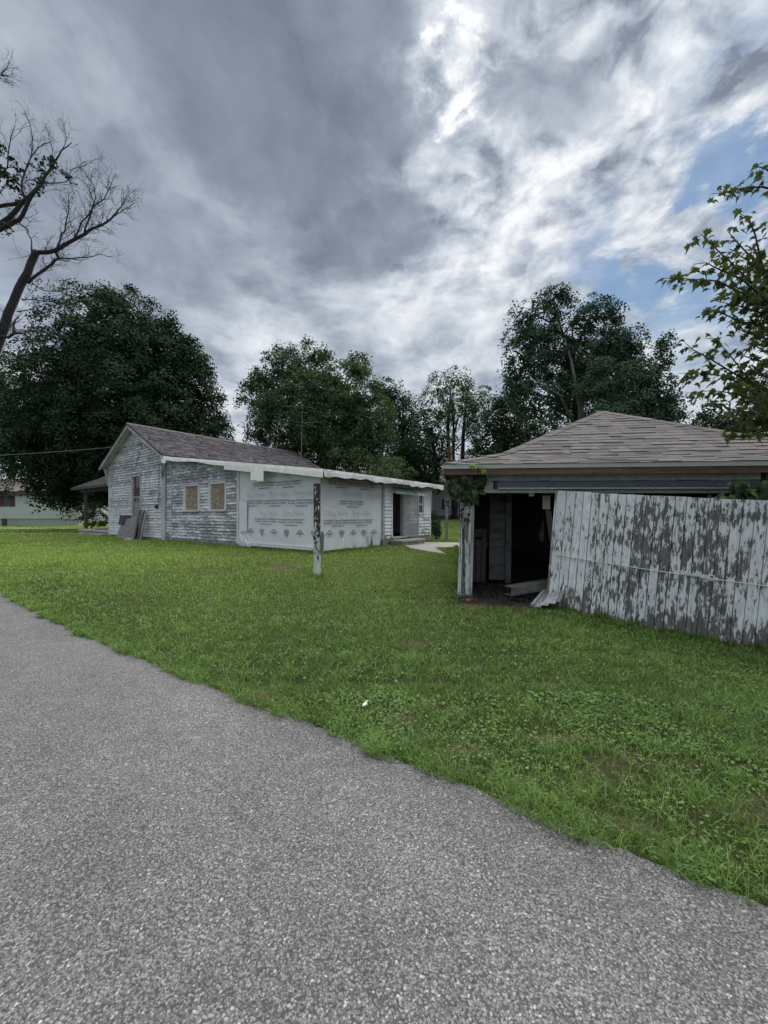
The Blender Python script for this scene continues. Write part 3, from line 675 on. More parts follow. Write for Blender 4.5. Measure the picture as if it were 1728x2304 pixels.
MB().tube([(5.31, -0.36, 1.20), (5.31, -0.40, 1.20), (5.31, -0.40, 1.28)], 0.012, 5).build('handle', M['black'], sdo)
aw = empty('awning', (0, 0, 0)); aw.parent = house; aw['label'] = 'narrow pale green slatted metal awning over the back door'
for i in range(17):
    x0 = 3.84 + i * 0.131
    q = MB(); lift = 0.012 if i % 2 else 0.0
    lf2 = -lift * 1.4
    q.hexa([(x0, -0.05 + lf2, 2.36), (x0 + 0.122, -0.05 + lf2, 2.36), (x0 + 0.122, -0.03 + lf2, 2.37), (x0, -0.03 + lf2, 2.37),
            (x0, -0.26 + lf2, 2.12), (x0 + 0.122, -0.26 + lf2, 2.12), (x0 + 0.122, -0.245 + lf2, 2.13), (x0, -0.245 + lf2, 2.13)])
    q.hexa([(x0, -0.268 + lf2, 2.05), (x0 + 0.122, -0.268 + lf2, 2.05), (x0 + 0.122, -0.258 + lf2, 2.05), (x0, -0.258 + lf2, 2.05), (x0, -0.263 + lf2, 2.13), (x0 + 0.122, -0.263 + lf2, 2.13), (x0 + 0.122, -0.253 + lf2, 2.13), (x0, -0.253 + lf2, 2.13)])
    q.build('awning_slat', M['awning'] if i < 12 else M['trim_white'], aw)
MB().box(3.80, 6.12, -0.05, 0.03, 2.37, 2.43).build('awning_rail', M['trim_white'], aw)
stp = empty('door_step', (0, 0, 0)); stp.parent = house
for (x0, x1) in ((3.72, 4.28), (4.29, 4.86), (4.87, 5.40)):
    MB().box(x0, x1, -0.62, -0.06, -0.1, 0.19).build('concrete_block', M['foundation'], stp)
MB().box(3.70, 5.43, -0.66, -0.04, 0.193, 0.25).build('tread', M['concrete'], stp)

# --- main roof: slab, rakes and shingle courses
def slab(name, a, b, c, d, th, mat, parent):   # a,b eave corners; c,d ridge corners (top surface), thickness downwards
    a, b, c, d = map(Vector, (a, b, c, d)); n = (b - a).cross(d - a).normalized(); n = n if n.z > 0 else -n
    return MB().hexa([a - n * th, b - n * th, c - n * th, d - n * th, a, b, c, d]).build(name, mat, parent)
OV = 0.45; UE0 = U0 - OV + 0.05; UE1 = U1 + OV
rs = slab('roof', (-0.35, UE0, roof_z(UE0)), (LV + 0.35, UE0, roof_z(UE0)), (LV + 0.35, UM, RIDGE), (-0.35, UM, RIDGE), 0.07, M['dark_trim'], house)
rs2 = slab('roof', (-0.35, UE1, roof_z(UE1)), (LV + 0.35, UE1, roof_z(UE1)), (LV + 0.35, UM + 0.001, RIDGE), (-0.35, UM + 0.001, RIDGE), 0.07, M['dark_trim'], house)
def courses(o, ex, es, nrm, width_fn, length, expo, tab, mat, name, parent, each=False, keep=None, th=0.010, lift=0.004):
    """shingle tabs over a roof plane: o origin at the eave, ex along the eave, es up the slope.
    width_fn(s) -> (x0, x1) at slope distance s. each: every tab its own object"""
    o, ex, es, nrm = map(Vector, (o, ex, es, nrm)); vs = []; fs = []; rnd = []; s = 0.0; made = []
    rows = []
    e = expo if callable(expo) else (lambda q: expo)
    while s < length - 0.02:
        h = e(s); x0, x1 = width_fn(min(s + h, length)); x = x0 - random.uniform(0, tab)
        while x < x1:
            wdt = tab * random.uniform(0.55, 1.45); a = max(x, x0); b = min(x + wdt, x1); x += wdt
            if b - a < 0.04: continue
            t = th * random.choice((0.6, 1.0, 1.8)); top = min(s + h * 1.06, length)
            lo = lift + t; hi = lift + 0.001
            g = 0.003
            P = lambda xx, ss, nn: o + ex * xx + es * ss + nrm * nn
            pts = [P(a + g, s, 0), P(b - g, s, 0), P(b - g, top, 0), P(a + g, top, 0), P(a + g, s, lo), P(b - g, s, lo), P(b - g, top, hi), P(a + g, top, hi)]
            r = random.random()
            if each and (keep is None or keep((a + b) / 2, s)):
                made.append(MB().hexa(pts).build(name, mat, parent))
            else:
                k = len(vs); vs += [tuple(p) for p in pts]
                for f in ((4, 5, 6, 7), (0, 1, 5, 4), (1, 2, 6, 5), (3, 0, 4, 7)): fs.append(tuple(k + i for i in f)); rnd.append(r)
        s += h
    if vs:
        ob = link(name + '_courses', np_mesh(name + '_courses', np.array(vs), np.array(fs), mat, {'rnd': np.array(rnd)}), parent); ob['kind'] = 'stuff'
    return made
ln = math.hypot(UM - UE0, RIDGE - roof_z(UE0)); es = Vector((0, UM - UE0, RIDGE - roof_z(UE0))) / ln
courses((-0.37, UE0, roof_z(UE0)), (1, 0, 0), es, (0, -es.z, es.y), lambda s: (0, LV + 0.74), ln, 0.145, 0.34, M['house_shingle'], 'shingle', rs)
es2 = Vector((0, -es.y, es.z))
courses((-0.37, UE1, roof_z(UE1)), (1, 0, 0), es2, (0, es2.z * 1.0, es.y), lambda s: (0, LV + 0.74), ln, 0.145, 0.34, M['house_shingle'], 'shingle', rs2)
rc = MB()
for i in range(38):
    x = -0.38 + i * 0.29
    rc.prism([(x, UM - 0.16, RIDGE - 0.055), (x, UM, RIDGE + 0.035), (x, UM + 0.16, RIDGE - 0.055), (x, UM + 0.16, RIDGE - 0.07), (x, UM, RIDGE + 0.017), (x, UM - 0.16, RIDGE - 0.07)], (0.286, 0, 0.004 * (i % 2)))
rc.build('ridge_cap', M['house_shingle'], rs)
# rake boards on the gable
for sgn, ue in ((-1, UE0), (1, UE1)):
    a = Vector((-0.36, ue, roof_z(ue) - 0.09)); b = Vector((-0.36, UM, RIDGE - 0.09))
    q = MB(); n = Vector((0.03, 0, 0)); dz = Vector((0, 0, 0.13))
    q.hexa([a - dz, a - dz + n, b - dz + n, b - dz, a, a + n, b + n, b]); q.build('rake_board', M['trim'], rs if sgn < 0 else rs2)
    q = MB(); a2 = Vector((-0.33, ue, roof_z(ue) - 0.09)); b2 = Vector((-0.33, UM, RIDGE - 0.09)); n2 = Vector((0.33, 0, 0)); q.hexa([a2 - dz * .1, a2 - dz * .1 + n2, b2 - dz * .1 + n2, b2 - dz * .1, a2, a2 + n2, b2 + n2, b2])
    q.build('soffit', M['trim_white'], rs if sgn < 0 else rs2)
# scrolled brackets under the eaves at both gable corners
def scroll(u0, sgn, name='bracket'):
    pts = []
    for k in range(13):
        t = k / 12; pts.append((0.0, u0 + sgn * (0.52 * (1 - t) ** 1.7 + 0.02), 3.86 - 0.98 * t))
    inner = [(0.0, u0, 2.86), (0.0, u0, 3.93), (0.0, u0 + sgn * 0.54, 3.93)]
    b = MB().prism(pts + inner, (0.05, 0, 0)); o = b.build(name, M['trim'], house); o.location = (-0.10, 0, 0)
    sp = []
    for k in range(22):
        t = k / 21; a = t * 4.2 * math.pi; r = 0.15 * (1 - 0.85 * t); sp.append((-0.01, u0 + sgn * 0.24 + r * math.cos(a), 3.72 + r * math.sin(a)))
    MB().tube(sp, 0.016, 5).build('scroll', M['trim_white'], o)
scroll(U1 + 0.02, 1)
MB().beam((-0.08, U0 + 0.20, 3.0), (-0.20, U0 - 0.10, 3.72), 0.06, 0.14).build('bracket', M['trim'], house)
# --- low addition roof with its white membrane edge
ltop = 0.16
MB().hexa([(-0.28, -0.45, lean_z(-0.45)), (LTV + 0.45, -0.45, lean_z(-0.45)), (LTV + 0.45, U0 - 0.42, lean_z(U0 - 0.42)), (-0.28, U0 - 0.42, lean_z(U0 - 0.42)),
           (-0.28, -0.45, lean_z(-0.45) + 0.1), (LTV + 0.45, -0.45, lean_z(-0.45) + 0.1), (LTV + 0.45, U0 - 0.42, lean_z(U0 - 0.42) + 0.1), (-0.28, U0 - 0.42, lean_z(U0 - 0.42) + 0.1)]).build('addition_roof', M['dark_trim'], house)
mem = MB().hexa([(-0.29, -0.46, lean_z(-0.46) + 0.104), (LTV + 0.46, -0.46, lean_z(-0.46) + 0.104), (LTV + 0.46, U0 - 0.41, lean_z(U0 - 0.41) + 0.104), (-0.29, U0 - 0.41, lean_z(U0 - 0.41) + 0.104),
           (-0.29, -0.46, lean_z(-0.46) + 0.118), (LTV + 0.46, -0.46, lean_z(-0.46) + 0.118), (LTV + 0.46, U0 - 0.41, lean_z(U0 - 0.41) + 0.118), (-0.29, U0 - 0.41, lean_z(U0 - 0.41) + 0.118)]).build('roof_membrane', M['membrane'], house)
def curtain_strip(fn, n, drop, name, mat, parent, wob=0.02, th=0.004):
    """hanging strip along fn(t) (top edge), with an uneven lower edge"""
    vs = []; fs = []
    for i in range(n + 1):
        t = i / n; p, out = fn(t); d = drop(t) + wob * mnoise.noise((t * 17, drop(t), 3)); s = out * (0.02 + 0.025 * mnoise.noise((t * 13, 5, 1)))
        vs += [tuple(p + out * 0.004), tuple(p + out * 0.012 + s * 0.4 - Vector((0, 0, d * 0.4))), tuple(p + out * 0.006 + s - Vector((0, 0, d)))]
    for i in range(n):
        for k in range(2):
            a = i * 3 + k; fs.append((a, a + 1, a + 4, a + 3))
    mb = MB(); mb.v = vs; mb.f = fs; o = mb.build(name, mat, parent)
    sm = o.modifiers.new('thick', 'SOLIDIFY'); sm.thickness = th; return o
ez = lambda u: lean_z(u) + 0.125
def rake_fn(u_a, u_b): return lambda t: (Vector((-0.295, u_a + (u_b - u_a) * t, ez(u_a + (u_b - u_a) * t))), Vector((-1, 0, 0)))
curtain_strip(rake_fn(U0 - 0.75, 4.72), 40, lambda t: 0.15 + 0.03 * math.sin(t * 9), 'membrane_edge', M['membrane'], mem)
curtain_strip(rake_fn(4.74, 2.9), 16, lambda t: 0.31, 'membrane_edge', M['membrane'], mem, 0.012)
curtain_strip(rake_fn(3.08, 2.36), 8, lambda t: 0.58, 'membrane_flap', M['membrane'], mem, 0.01)
curtain_strip(rake_fn(2.40, -0.47), 22, lambda t: 0.22 + 0.04 * t, 'membrane_edge', M['membrane'], mem, 0.02)
curtain_strip(rake_fn(U0 - 0.15, U0 - 0.78), 6, lambda t: 0.30 if 0.25 < t < 0.85 else 0.12, 'membrane_flap', M['membrane'], mem, 0.01)
curtain_strip(lambda t: (Vector((-0.29 + (LTV + 0.75) * t, -0.465, ez(-0.46))), Vector((0, -1, 0))), 60, lambda t: 0.19 + 0.02 * math.sin(t * 21), 'membrane_edge', M['stain'], mem, 0.09)
curtain_strip(lambda t: (Vector((LTV + 0.465, -0.46 + 10 * t, ez(-0.46 + 10 * t))), Vector((1, 0, 0))), 20, lambda t: 0.2, 'membrane_edge', M['membrane'], mem, 0.03)
rt = MB()
for i in range(16):      # torn rafter ends and soffit scraps below the eave
    x = 0.6 + i * 0.44; rt.box(x, x + 0.06, -0.42, 0.0, 2.38, 2.47)
rt.build('rafter_ends', M['dark_wood'], house)
MB().box(0.1, LTV - 0.1, -0.40, -0.38, 2.30, 2.44).build('torn_fascia', M['dark_wood'], house)

# --- house wrap with its printing
wr = MB()
def wrap_panel(nu, nz, fn):
    k = len(wr.v)
    for i in range(nu + 1):
        for j in range(nz + 1): wr.v.append(fn(i / nu, j / nz))
    for i in range(nu):
        for j in range(nz): a = k + i * (nz + 1) + j; wr.f.append((a, a + nz + 1, a + nz + 2, a + 1))
def wl(t, s):
    u = 4.27 * (1 - t); zt = lean_z(u) - 0.02; zb = 0.20 + 0.02 * mnoise.noise((u * 3, 0, 0)); z = zb + (zt - zb) * s
    return (0.045 - 0.018 * (0.5 + mnoise.noise((u * 1.3, z * 0.9, 2))), u, z)
def wrt(t, s):
    x = 0.045 + 3.25 * t; zt = 2.47; zb = 0.10 + 0.05 * mnoise.noise((x * 2, 0, 7)) - 0.04 * t; z = zb + (zt - zb) * s
    return (x, 0.035 - 0.018 * (0.5 + mnoise.noise((x * 1.3, z * 0.9, 9))) - (0.05 * max(0, 0.6 - z) if 0.3 < x < 2.6 else 0), z)
wrap_panel(40, 20, wl); wrap_panel(34, 20, wrt)
wrap = wr.build('house_wrap', M['wrap'], house, smooth=True); wrap['label'] = 'grey printed house wrap over the corner of the addition'
MB().box(-0.012, 0.06, 0.02, 4.26, 0.10, 0.215).build('batten', M['trim_white'], house)
fl = MB()
for i in range(9):
    u = 4.2 - i * 0.06; e_ = random.uniform(0, 0.12); fl.tube([(-0.025, u, 0.66 - i * 0.05), (-0.05 - 0.012 * (i % 4), u - 0.08 - e_, 0.36 - 0.02 * i), (-0.07 - e_ * .3, u - 0.20 - e_ * 1.5, 0.03 + e_ * .5)], [0.008, 0.030, 0.015], 4)
fl.build('torn_wrap_flap', M['wrap'], wrap)
MB().hexa([(-0.012, 3.75, 0.62), (-0.012, 4.22, 0.60), (-0.004, 4.22, 0.60), (-0.004, 3.75, 0.62), (-0.02, 3.72, 1.72), (-0.02, 4.22, 1.74), (-0.012, 4.22, 1.74), (-0.012, 3.72, 1.72)]).build('wrap_patch', M['wrap'], wrap)
def text_mesh(name, lines, size, mat, shear=0.0, align='LEFT', spacing=1.0):
    """flat print converted to a mesh; lines: (text, x, y, size)"""
    vs = []; fs = []
    for (tx, x, y, sz) in lines:
        cu = bpy.data.curves.new('print', 'FONT'); cu.body = tx; cu.size = sz; cu.resolution_u = 1; cu.align_x = align; cu.shear = shear; cu.space_character = spacing; cu.offset = 0.0025 if mat is M['ink'] else 0.0
        ob = bpy.data.objects.new('print', cu); COL.objects.link(ob); bpy.context.view_layer.update()
        me = bpy.data.meshes.new_from_object(ob.evaluated_get(bpy.context.evaluated_depsgraph_get()))
        k = len(vs); vs += [(v.co.x + x, v.co.y + y, 0) for v in me.vertices]; fs += [tuple(k + i for i in p.vertices) for p in me.polygons]
        bpy.data.objects.remove(ob); bpy.data.curves.remove(cu); bpy.data.meshes.remove(me)
    me = bpy.data.meshes.new(name); me.from_pydata(vs, [], fs); me.materials.append(mat); return me
blk = text_mesh('print_block', [('Greensburg, IN', 0, 0.13, 0.088), ('Elwood, IN', 0.60, 0.13, 0.088), ('Nashville, IN', 1.03, 0.13, 0.088),
                                ('812-663-4000', 0.02, 0.03, 0.074), ('765-552-3312', 0.52, 0.03, 0.074), ('812-988-2200', 1.0, 0.03, 0.074),
                                ('Topshomecenter.com', 0.40, -0.075, 0.080)], 0.09, M['ink'])
tv = text_mesh('faint_print', [('True Value', 0, 0, 0.30)], 0.3, M['emboss'], shear=0.25)
tps = text_mesh('faint_print_small', [('T O P S', 0.30, 0.30, 0.13), ('HOME CENTER', 0.12, -0.11, 0.07)], 0.1, M['emboss'])
lg = MB()
def stroke(pts, wd):
    for a, b in zip(pts[:-1], pts[1:]):
        a = Vector((*a, 0)); b = Vector((*b, 0)); d = (b - a).normalized(); n = Vector((-d.y, d.x, 0)) * wd / 2
        lg.poly([a - n - d * wd * .4, b - n + d * wd * .4, b + n + d * wd * .4, a + n - d * wd * .4])
stroke([(-0.20, -0.01), (0, 0.15), (0.20, -0.01)], 0.028); lg.poly([(-0.09, -0.02, 0), (0.09, -0.02, 0), (0.09, 0.025, 0), (-0.09, 0.025, 0)]); lg.poly([(-0.05, -0.10, 0), (0.05, -0.10, 0), (0.05, -0.085, 0), (-0.05, -0.085, 0)])
roof_logo = lg.mesh('roof_emblem', M['ink']); lg = MB()
stroke([(-0.13, 0.08), (-0.10, 0.13), (0.10, 0.13), (0.13, 0.08), (0.10, 0.0), (0.0, -0.13), (-0.10, 0.0), (-0.13, 0.08)], 0.022); stroke([(-0.12, 0.06), (0.12, 0.06)], 0.02); stroke([(-0.06, 0.085), (0.06, 0.085)], 0.014); stroke([(-0.07, 0.01), (0.07, 0.01)], 0.016); stroke([(-0.09, -0.03), (-0.03, -0.03)], 0.014); stroke([(0.03, -0.03), (0.09, -0.03)], 0.014)
badge_logo = lg.mesh('badge_emblem', M['ink'])
def put_left(name, me, u, z, s=0.86, sx=None):
    o = link(name, me, wrap, (-0.0015 + 0.0 * u, u, z), (R(90), 0, R(-90)), (sx or s, s, s))
    if 'print' in name: o['kind'] = 'stuff'
def put_right(name, me, x, z, s=0.86, sx=None):
    o = link(name, me, wrap, (x, -0.0045, z), (R(90), 0, 0), (sx or s, s, s))
    if 'print' in name: o['kind'] = 'stuff'
rowsz = [2.20, 1.57, 0.93]
for r, z in enumerate(rowsz):
    for k in range(4):
        u = 4.72 - 1.30 * k - (0.0, 0.62, 0.12)[r]
        zz_ = z + 0.012 * (u - 2)
        if u < 4.25 and u - 1.16 > 0.02: put_left('print', blk, u, zz_)
    for k in range(4):
        u = 4.60 - 1.30 * k - (0.15, 0.75, 0.2)[r] 
        if u < 4.2 and u - 1.05 > 0.05:
            put_left('faint_print', tv, u, z + 0.30, 0.80); put_left('faint_print', tps, u, z + 0.30, 0.80)
    for k in range(4):
        x = 0.10 + 1.24 * k + (0.28, -0.42, 0.08)[r] - (1.24 if r == 0 else 0) * 0
        if x > 0.03 and x + 1.14 < 3.30: put_right('print', blk, x, z - 0.02)
        if x > -0.1 and x + 1.0 < 3.25: put_right('faint_print', tv, x + 0.14, z + 0.30, 0.76); put_right('faint_print', tps, x + 0.14, z + 0.30, 0.76)
for k in range(6):
    u = 3.55 - 0.66 * k
    if u > 0.2: put_left('emblem', roof_logo if k % 2 == 0 else badge_logo, u, 0.60, 0.85)
for k in range(6):
    x = 0.45 + 0.58 * k
    if x < 3.2: put_right('emblem', roof_logo if k % 2 == 0 else badge_logo, x, 0.60 - 0.01 * k, 0.82)
# electrical mast wire, meter box and loops on the gable
MB().tube([(-0.04, 10.62, 3.65), (-0.045, 10.62, 1.85), (-0.045, 10.66, 1.66)], 0.018, 6).build('conduit', M['cable'], house)
mt = MB(); mt.tube([(-0.12, 10.80, 1.62), (-0.03, 10.80, 1.62)], [0.085, 0.095], 12); mt.build('meter', M['black'], house)
MB().tube([(-0.04, 13.0, 4.75), (-0.06, 12.45, 4.78), (-0.05, 12.45, 4.50)], 0.012, 5).build('cable', M['black'], house)
MB().tube([(-0.05, 11.5, 4.60), (-0.12, 11.35, 4.50), (-0.06, 11.2, 4.68), (-0.10, 11.42, 4.42), (-0.06, 11.6, 4.40)], 0.022, 5).build('cable', M['black'], house)
MB().tube([(-0.04, 12.9, 4.45), (-0.05, 12.6, 4.35), (-0.06, 12.75, 4.22), (-0.05, 13.05, 3.95), (-0.05, 13.05, 3.75)], 0.010, 5).build('cable', M['black'], house)
# --- front porch at the far corner
pr = empty('porch', (0, 0, 0)); pr.parent = house
pz, ph = 3.02, 4.30; PA = (0, 16.78, pz); PB = (0, 23.3, pz); PC = (4.4, 23.3, pz); PD = (4.4, 16.78, pz); PE = (2.2, 16.78, ph); PF = (2.2, 20.9, ph)
q = MB()
for fc in ((PA, PB, PF, PE), (PB, PC, PF), (PC, PD, PE, PF), (PA, PD, PC, PB), (PA, PE, PD)): q.poly(fc)
prf = q.build('porch_roof', M['porch_shingle'], pr); pe = Vector((2.2, 0, ph - pz)); pl_ = pe.length; pe.normalize()
courses((0, 23.3, pz), (0, -1, 0), pe, (-pe.z, 0, pe.x), lambda s: (s / pl_ * 2.4, 6.52), pl_, 0.15, 0.34, M['porch_shingle'], 'shingle', prf)
MB().box(-0.02, 0.04, 16.8, 23.3, pz - 0.14, pz - 0.01).build('porch_fascia', M['dark_trim'], pr)
MB().box(0.42, 0.55, 16.8, 22.9, 2.72, 2.98).build('porch_beam', M['dark_trim'], pr)
for (x, y) in ((0.5, 22.2), (0.5, 22.45), (3.9, 22.4)): MB().box(x, x + 0.10, y, y + 0.10, 0.34, 2.7).build('porch_post', M['dark_wood'], pr)
MB().box(0.25, 4.2, 16.8, 22.6, -0.3, 0.22).build('porch_base', M['foundation'], pr)
MB().box(0.2, 4.25, 16.8, 22.65, 0.222, 0.32).build('porch_slab', M['concrete'], pr)
MB().box(-0.25, 0.2, 17.2, 19.6, -0.2, 0.12).build('porch_step', M['foundation'], pr)
MB().box(0.4, 2.5, 17.4, 20.4, 0.322, 0.40).build('porch_boards', M['grey_wood'], pr)

# ------------------------------------------------------------------ things leaning on the gable wall and lying about the yard
def HW(x, y, z): return house.matrix_world @ Vector((x, y, z))
bpy.context.view_layer.update()
def house_thing(name, mb, mat, label, cat, base, group=None):
    """one mesh placed in the house frame but standing on its own"""
    o = mb.build(name, mat); o.location = house.location; o.rotation_euler = house.rotation_euler
    return tag(o, label, cat, group)
GB = -0.02
house_thing('particle_board', MB().prism([(-0.45, 12.33, GB), (-0.45, 14.52, GB + 0.04), (-0.18, 14.56, 0.72), (-0.09, 14.40, 1.14), (-0.08, 12.87, 1.18)], (-0.02, 0.0, 0.012)), M['osb_grey'],
            'grey weathered particle board sheet leaning against the gable wall under the tall window', 'board', None)
house_thing('black_panel', MB().prism([(-0.245, 14.01, 0.72), (-0.245, 14.75, 0.72), (-0.105, 14.92, 1.21), (-0.105, 13.56, 1.21), (-0.12, 13.51, 1.11), (-0.14, 14.17, 1.05)], (-0.018, 0, 0.006)), M['black'],
            'black sheet over the upper corner of the grey particle board', 'panel', None)
for k, (ub, ut, zt, wd, lab) in enumerate(((12.20, 12.54, 1.44, 0.17, 'dark upright plank touching the grey particle board'), (11.85, 12.04, 1.44, 0.12, 'dark thin plank between two others on the gable wall'),
                                      (11.60, 11.79, 1.28, 0.14, 'shorter pale brown plank leaning nearest the wide corner board'))):
    house_thing('leaning_plank', MB().beam((-0.52 + 0.03 * k, ub, GB), (-0.10, ut, zt), wd, 0.05, (1, 0, 0.3)), M['dark_wood'] if k < 2 else M['grey_wood'], lab, 'plank', None, 'planks leaning on the gable wall')
house_thing('stone', MB().beam((-0.75, 11.75, 0.02), (-0.75, 12.45, 0.04), 0.18, 0.12), M['concrete'], 'pale flat stone at the foot of the leaning planks', 'stone', None)
# ------------------------------------------------------------------ the garage
garage = empty('garage', (1.55, 7.40, 0.0), (0, R(0.7), R(-11)), 'weathered garage with grey shingle hip roof and dark doorway beside a sagging door', 'garage')
GW = 7.1
def gbox(name, mat, *b, parent=None): return MB().box(*b).build(name, mat, parent or garage)
gbox('side_wall', M['pale_boards'], -0.06, 0.0, 0.16, GW, -0.1, 2.60)
gbox('side_wall', M['pale_boards'], GW - 0.06, GW, 0.0, GW, -0.6, 2.60)
# rear wall, with a few ragged holes that let daylight in
bw = MB(); holes = [(2.32, 2.50, 0.14, 0.36), (2.36, 2.52, 1.95, 2.30), (2.43, 2.52, 1.15, 1.62), (3.3, 3.42, 0.5, 0.62)]
x = 0.002
while x < GW - 0.07:
    x1 = min(x + 0.18, GW - 0.07); segs = [(-0.2, 2.60)]
    for (a, b, z0, z1) in holes:
        if a < (x + x1) / 2 < b or abs((x + x1) / 2 - (a + b) / 2) < 0.09:
            segs = [q for s in segs for q in ((s[0], z0), (z1, s[1])) if s[0] < z0 and s[1] > z1]
    for (z0, z1) in segs: bw.box(x, x1 - 0.004, GW - 0.05, GW - 0.02, z0, z1)
    x = x1
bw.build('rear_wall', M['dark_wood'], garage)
# front corner post: three upright boards, leaning a little
def lean_board(name, mat, x0, x1, y0, y1, z0, z1, sh, parent=garage):
    return MB().hexa([(x0, y0, z0), (x1, y0, z0), (x1, y1, z0), (x0, y1, z0), (x0 + sh, y0, z1), (x1 + sh, y0, z1), (x1 + sh, y1, z1), (x0 + sh, y1, z1)]).build(name, mat, parent)
lean_board('post_board', M['garage_post'], -0.140, -0.045, -0.03, 0.10, -0.03, 2.36, 0.055)
lean_board('post_board', M['garage_post'], -0.040, 0.075, -0.045, 0.10, -0.06, 2.36, 0.045)
lean_board('post_side', M['trim'], 0.079, 0.135, -0.015, 0.14, -0.02, 2.02, 0.03)
MB().tube([(0.055, -0.05, 1.62), (0.055, -0.06, 1.62)], 0.028, 10).build('bolt_hole', M['black'], garage)
gbox('header_trim', M['frieze'], 0.32, 4.86, -0.04, 0.06, 2.035, 2.10)
gbox('header_block', M['frieze'], 0.34, 0.50, -0.05, 0.06, 2.102, 2.25)
gbox('header_beam', M['dark_wood'], 0.10, GW - 0.06, 0.062, 0.16, 2.05, 2.40)
trk = MB(); trk.prism([(0.56, -0.05, 2.255), (0.56, -0.20, 2.235), (0.56, -0.21, 2.13), (0.56, -0.19, 2.105), (0.56, -0.05, 2.10)], (4.15, 0.0, 0.0)); tk = trk.build('door_track', M['track'], garage)
gbox('track_lip', M['frieze'], 0.57, 4.70, -0.222, -0.212, 2.10, 2.118, parent=tk)
gbox('track_bracket', M['rust'], 0.525, 0.557, -0.10, -0.052, 2.11, 2.24)
x = 0.36
while x < 4.80:                       # asbestos-style frieze shingles, one course and a bit
    w_ = random.choice((0.15, 0.2, 0.24, 0.27)); w_ = min(w_, 4.82 - x); j = random.uniform(-0.008, 0.008)
    MB().hexa([(x, -0.050, 2.257 + j), (x + w_ - 0.005, -0.050, 2.257 + j), (x + w_ - 0.005, -0.028, 2.257 + j), (x, -0.028, 2.257 + j),
               (x, -0.036, 2.42), (x + w_ - 0.005, -0.036, 2.42), (x + w_ - 0.005, -0.028, 2.42), (x, -0.028, 2.42)]).build('frieze_shingle', M['frieze'], garage)
    x += w_
gbox('frieze_backing', M['black'], 0.30, 4.9, -0.026, 0.05, 2.252, 2.44)
gbox('bay_post', M['frieze'], 4.93, 5.0, -0.05, 0.10, -0.4, 2.42)
# inner partition behind the opening
def pboards(x0, x1, z0, z1, y, expo, mat, name):
    z = z0
    while z < z1:
        j = random.uniform(-0.006, 0.006)
        MB().hexa([(x0, y - 0.03 + j, z), (x1, y - 0.03 + j, z), (x1, y, z), (x0, y, z), (x0, y - 0.008, z + expo), (x1, y - 0.008, z + expo), (x1, y, z + expo), (x0, y, z + expo)]).build(name, mat, garage)
        z += expo
pboards(0.56, 0.90, 0.16, 2.3, 1.50, 0.105, M['pale_boards'], 'inner_clapboard')
gbox('inner_post', M['pale_boards'], 0.905, 1.03, 1.42, 1.56, 0.10, 2.35)
for k in range(4): lean_board('inner_plank', M['dark_wood'], 0.02 + k * 0.115, 0.125 + k * 0.115, 1.30, 1.33, 0.12, 1.12 + 0.06 * math.sin(k * 2.2), 0.01)
gbox('inner_rail', M['dark_wood'], 0.0, 0.48, 1.255, 1.298, 1.13, 1.30)
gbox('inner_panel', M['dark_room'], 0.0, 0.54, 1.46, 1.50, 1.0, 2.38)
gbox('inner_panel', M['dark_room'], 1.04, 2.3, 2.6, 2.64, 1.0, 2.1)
for a, b, wd in (((1.78, 0.75, 0.65), (2.25, 0.95, 2.0), 0.09), ((1.80, 0.70, 0.62), (1.62, 0.8, 2.0), 0.10), ((1.98, 0.6, 0.15), (1.95, 0.62, 2.0), 0.10)):
    MB().beam(a, b, wd, 0.05, (0, 1, 0)).build('brace', M['grey_wood'], garage)
MB().box(1.52, 1.66, 0.62, 0.66, 1.75, 2.02).build('hanging_scrap', M['membrane'], garage)
MB().prism([(1.62, 1.35, 1.06), (1.70, 1.35, 1.05), (1.70, 1.35, 1.62), (1.66, 1.35, 1.45), (1.60, 1.35, 1.22)], (0, 0.01, 0)).build('hanging_scrap', M['pale_boards'], garage)
# eaves
E0x, E0y, HH = -0.42, -0.40, 3.97; BRK = 1.15
def grz(d): return 2.53 + 0.30 * d if d < BRK else 2.875 + 0.541 * (d - BRK)
E1x = E0x + 2 * HH; E1y = E0y + 2 * HH
gbox('fascia', M['fascia_wood'], E0x + 0.01, E1x - 0.01, E0y + 0.01, E0y + 0.04, 2.345, 2.448)
gbox('fascia', M['fascia_wood'], E0x + 0.01, E0x + 0.04, E0y + 0.042, E1y, 2.345, 2.448)
gbox('drip_edge', M['fascia_green'], E0x - 0.012, E1x + 0.012, E0y - 0.014, E0y + 0.008, 2.452, 2.528)
gbox('drip_edge', M['fascia_green'], E0x - 0.014, E0x + 0.008, E0y + 0.01, E1y, 2.452, 2.528)
gbox('soffit', M['dark_wood'], E0x + 0.05, E1x - 0.05, E0y + 0.045, -0.06, 2.425, 2.445)
gbox('soffit', M['dark_wood'], E0x + 0.045, -0.065, 0.0, GW, 2.425, 2.445)
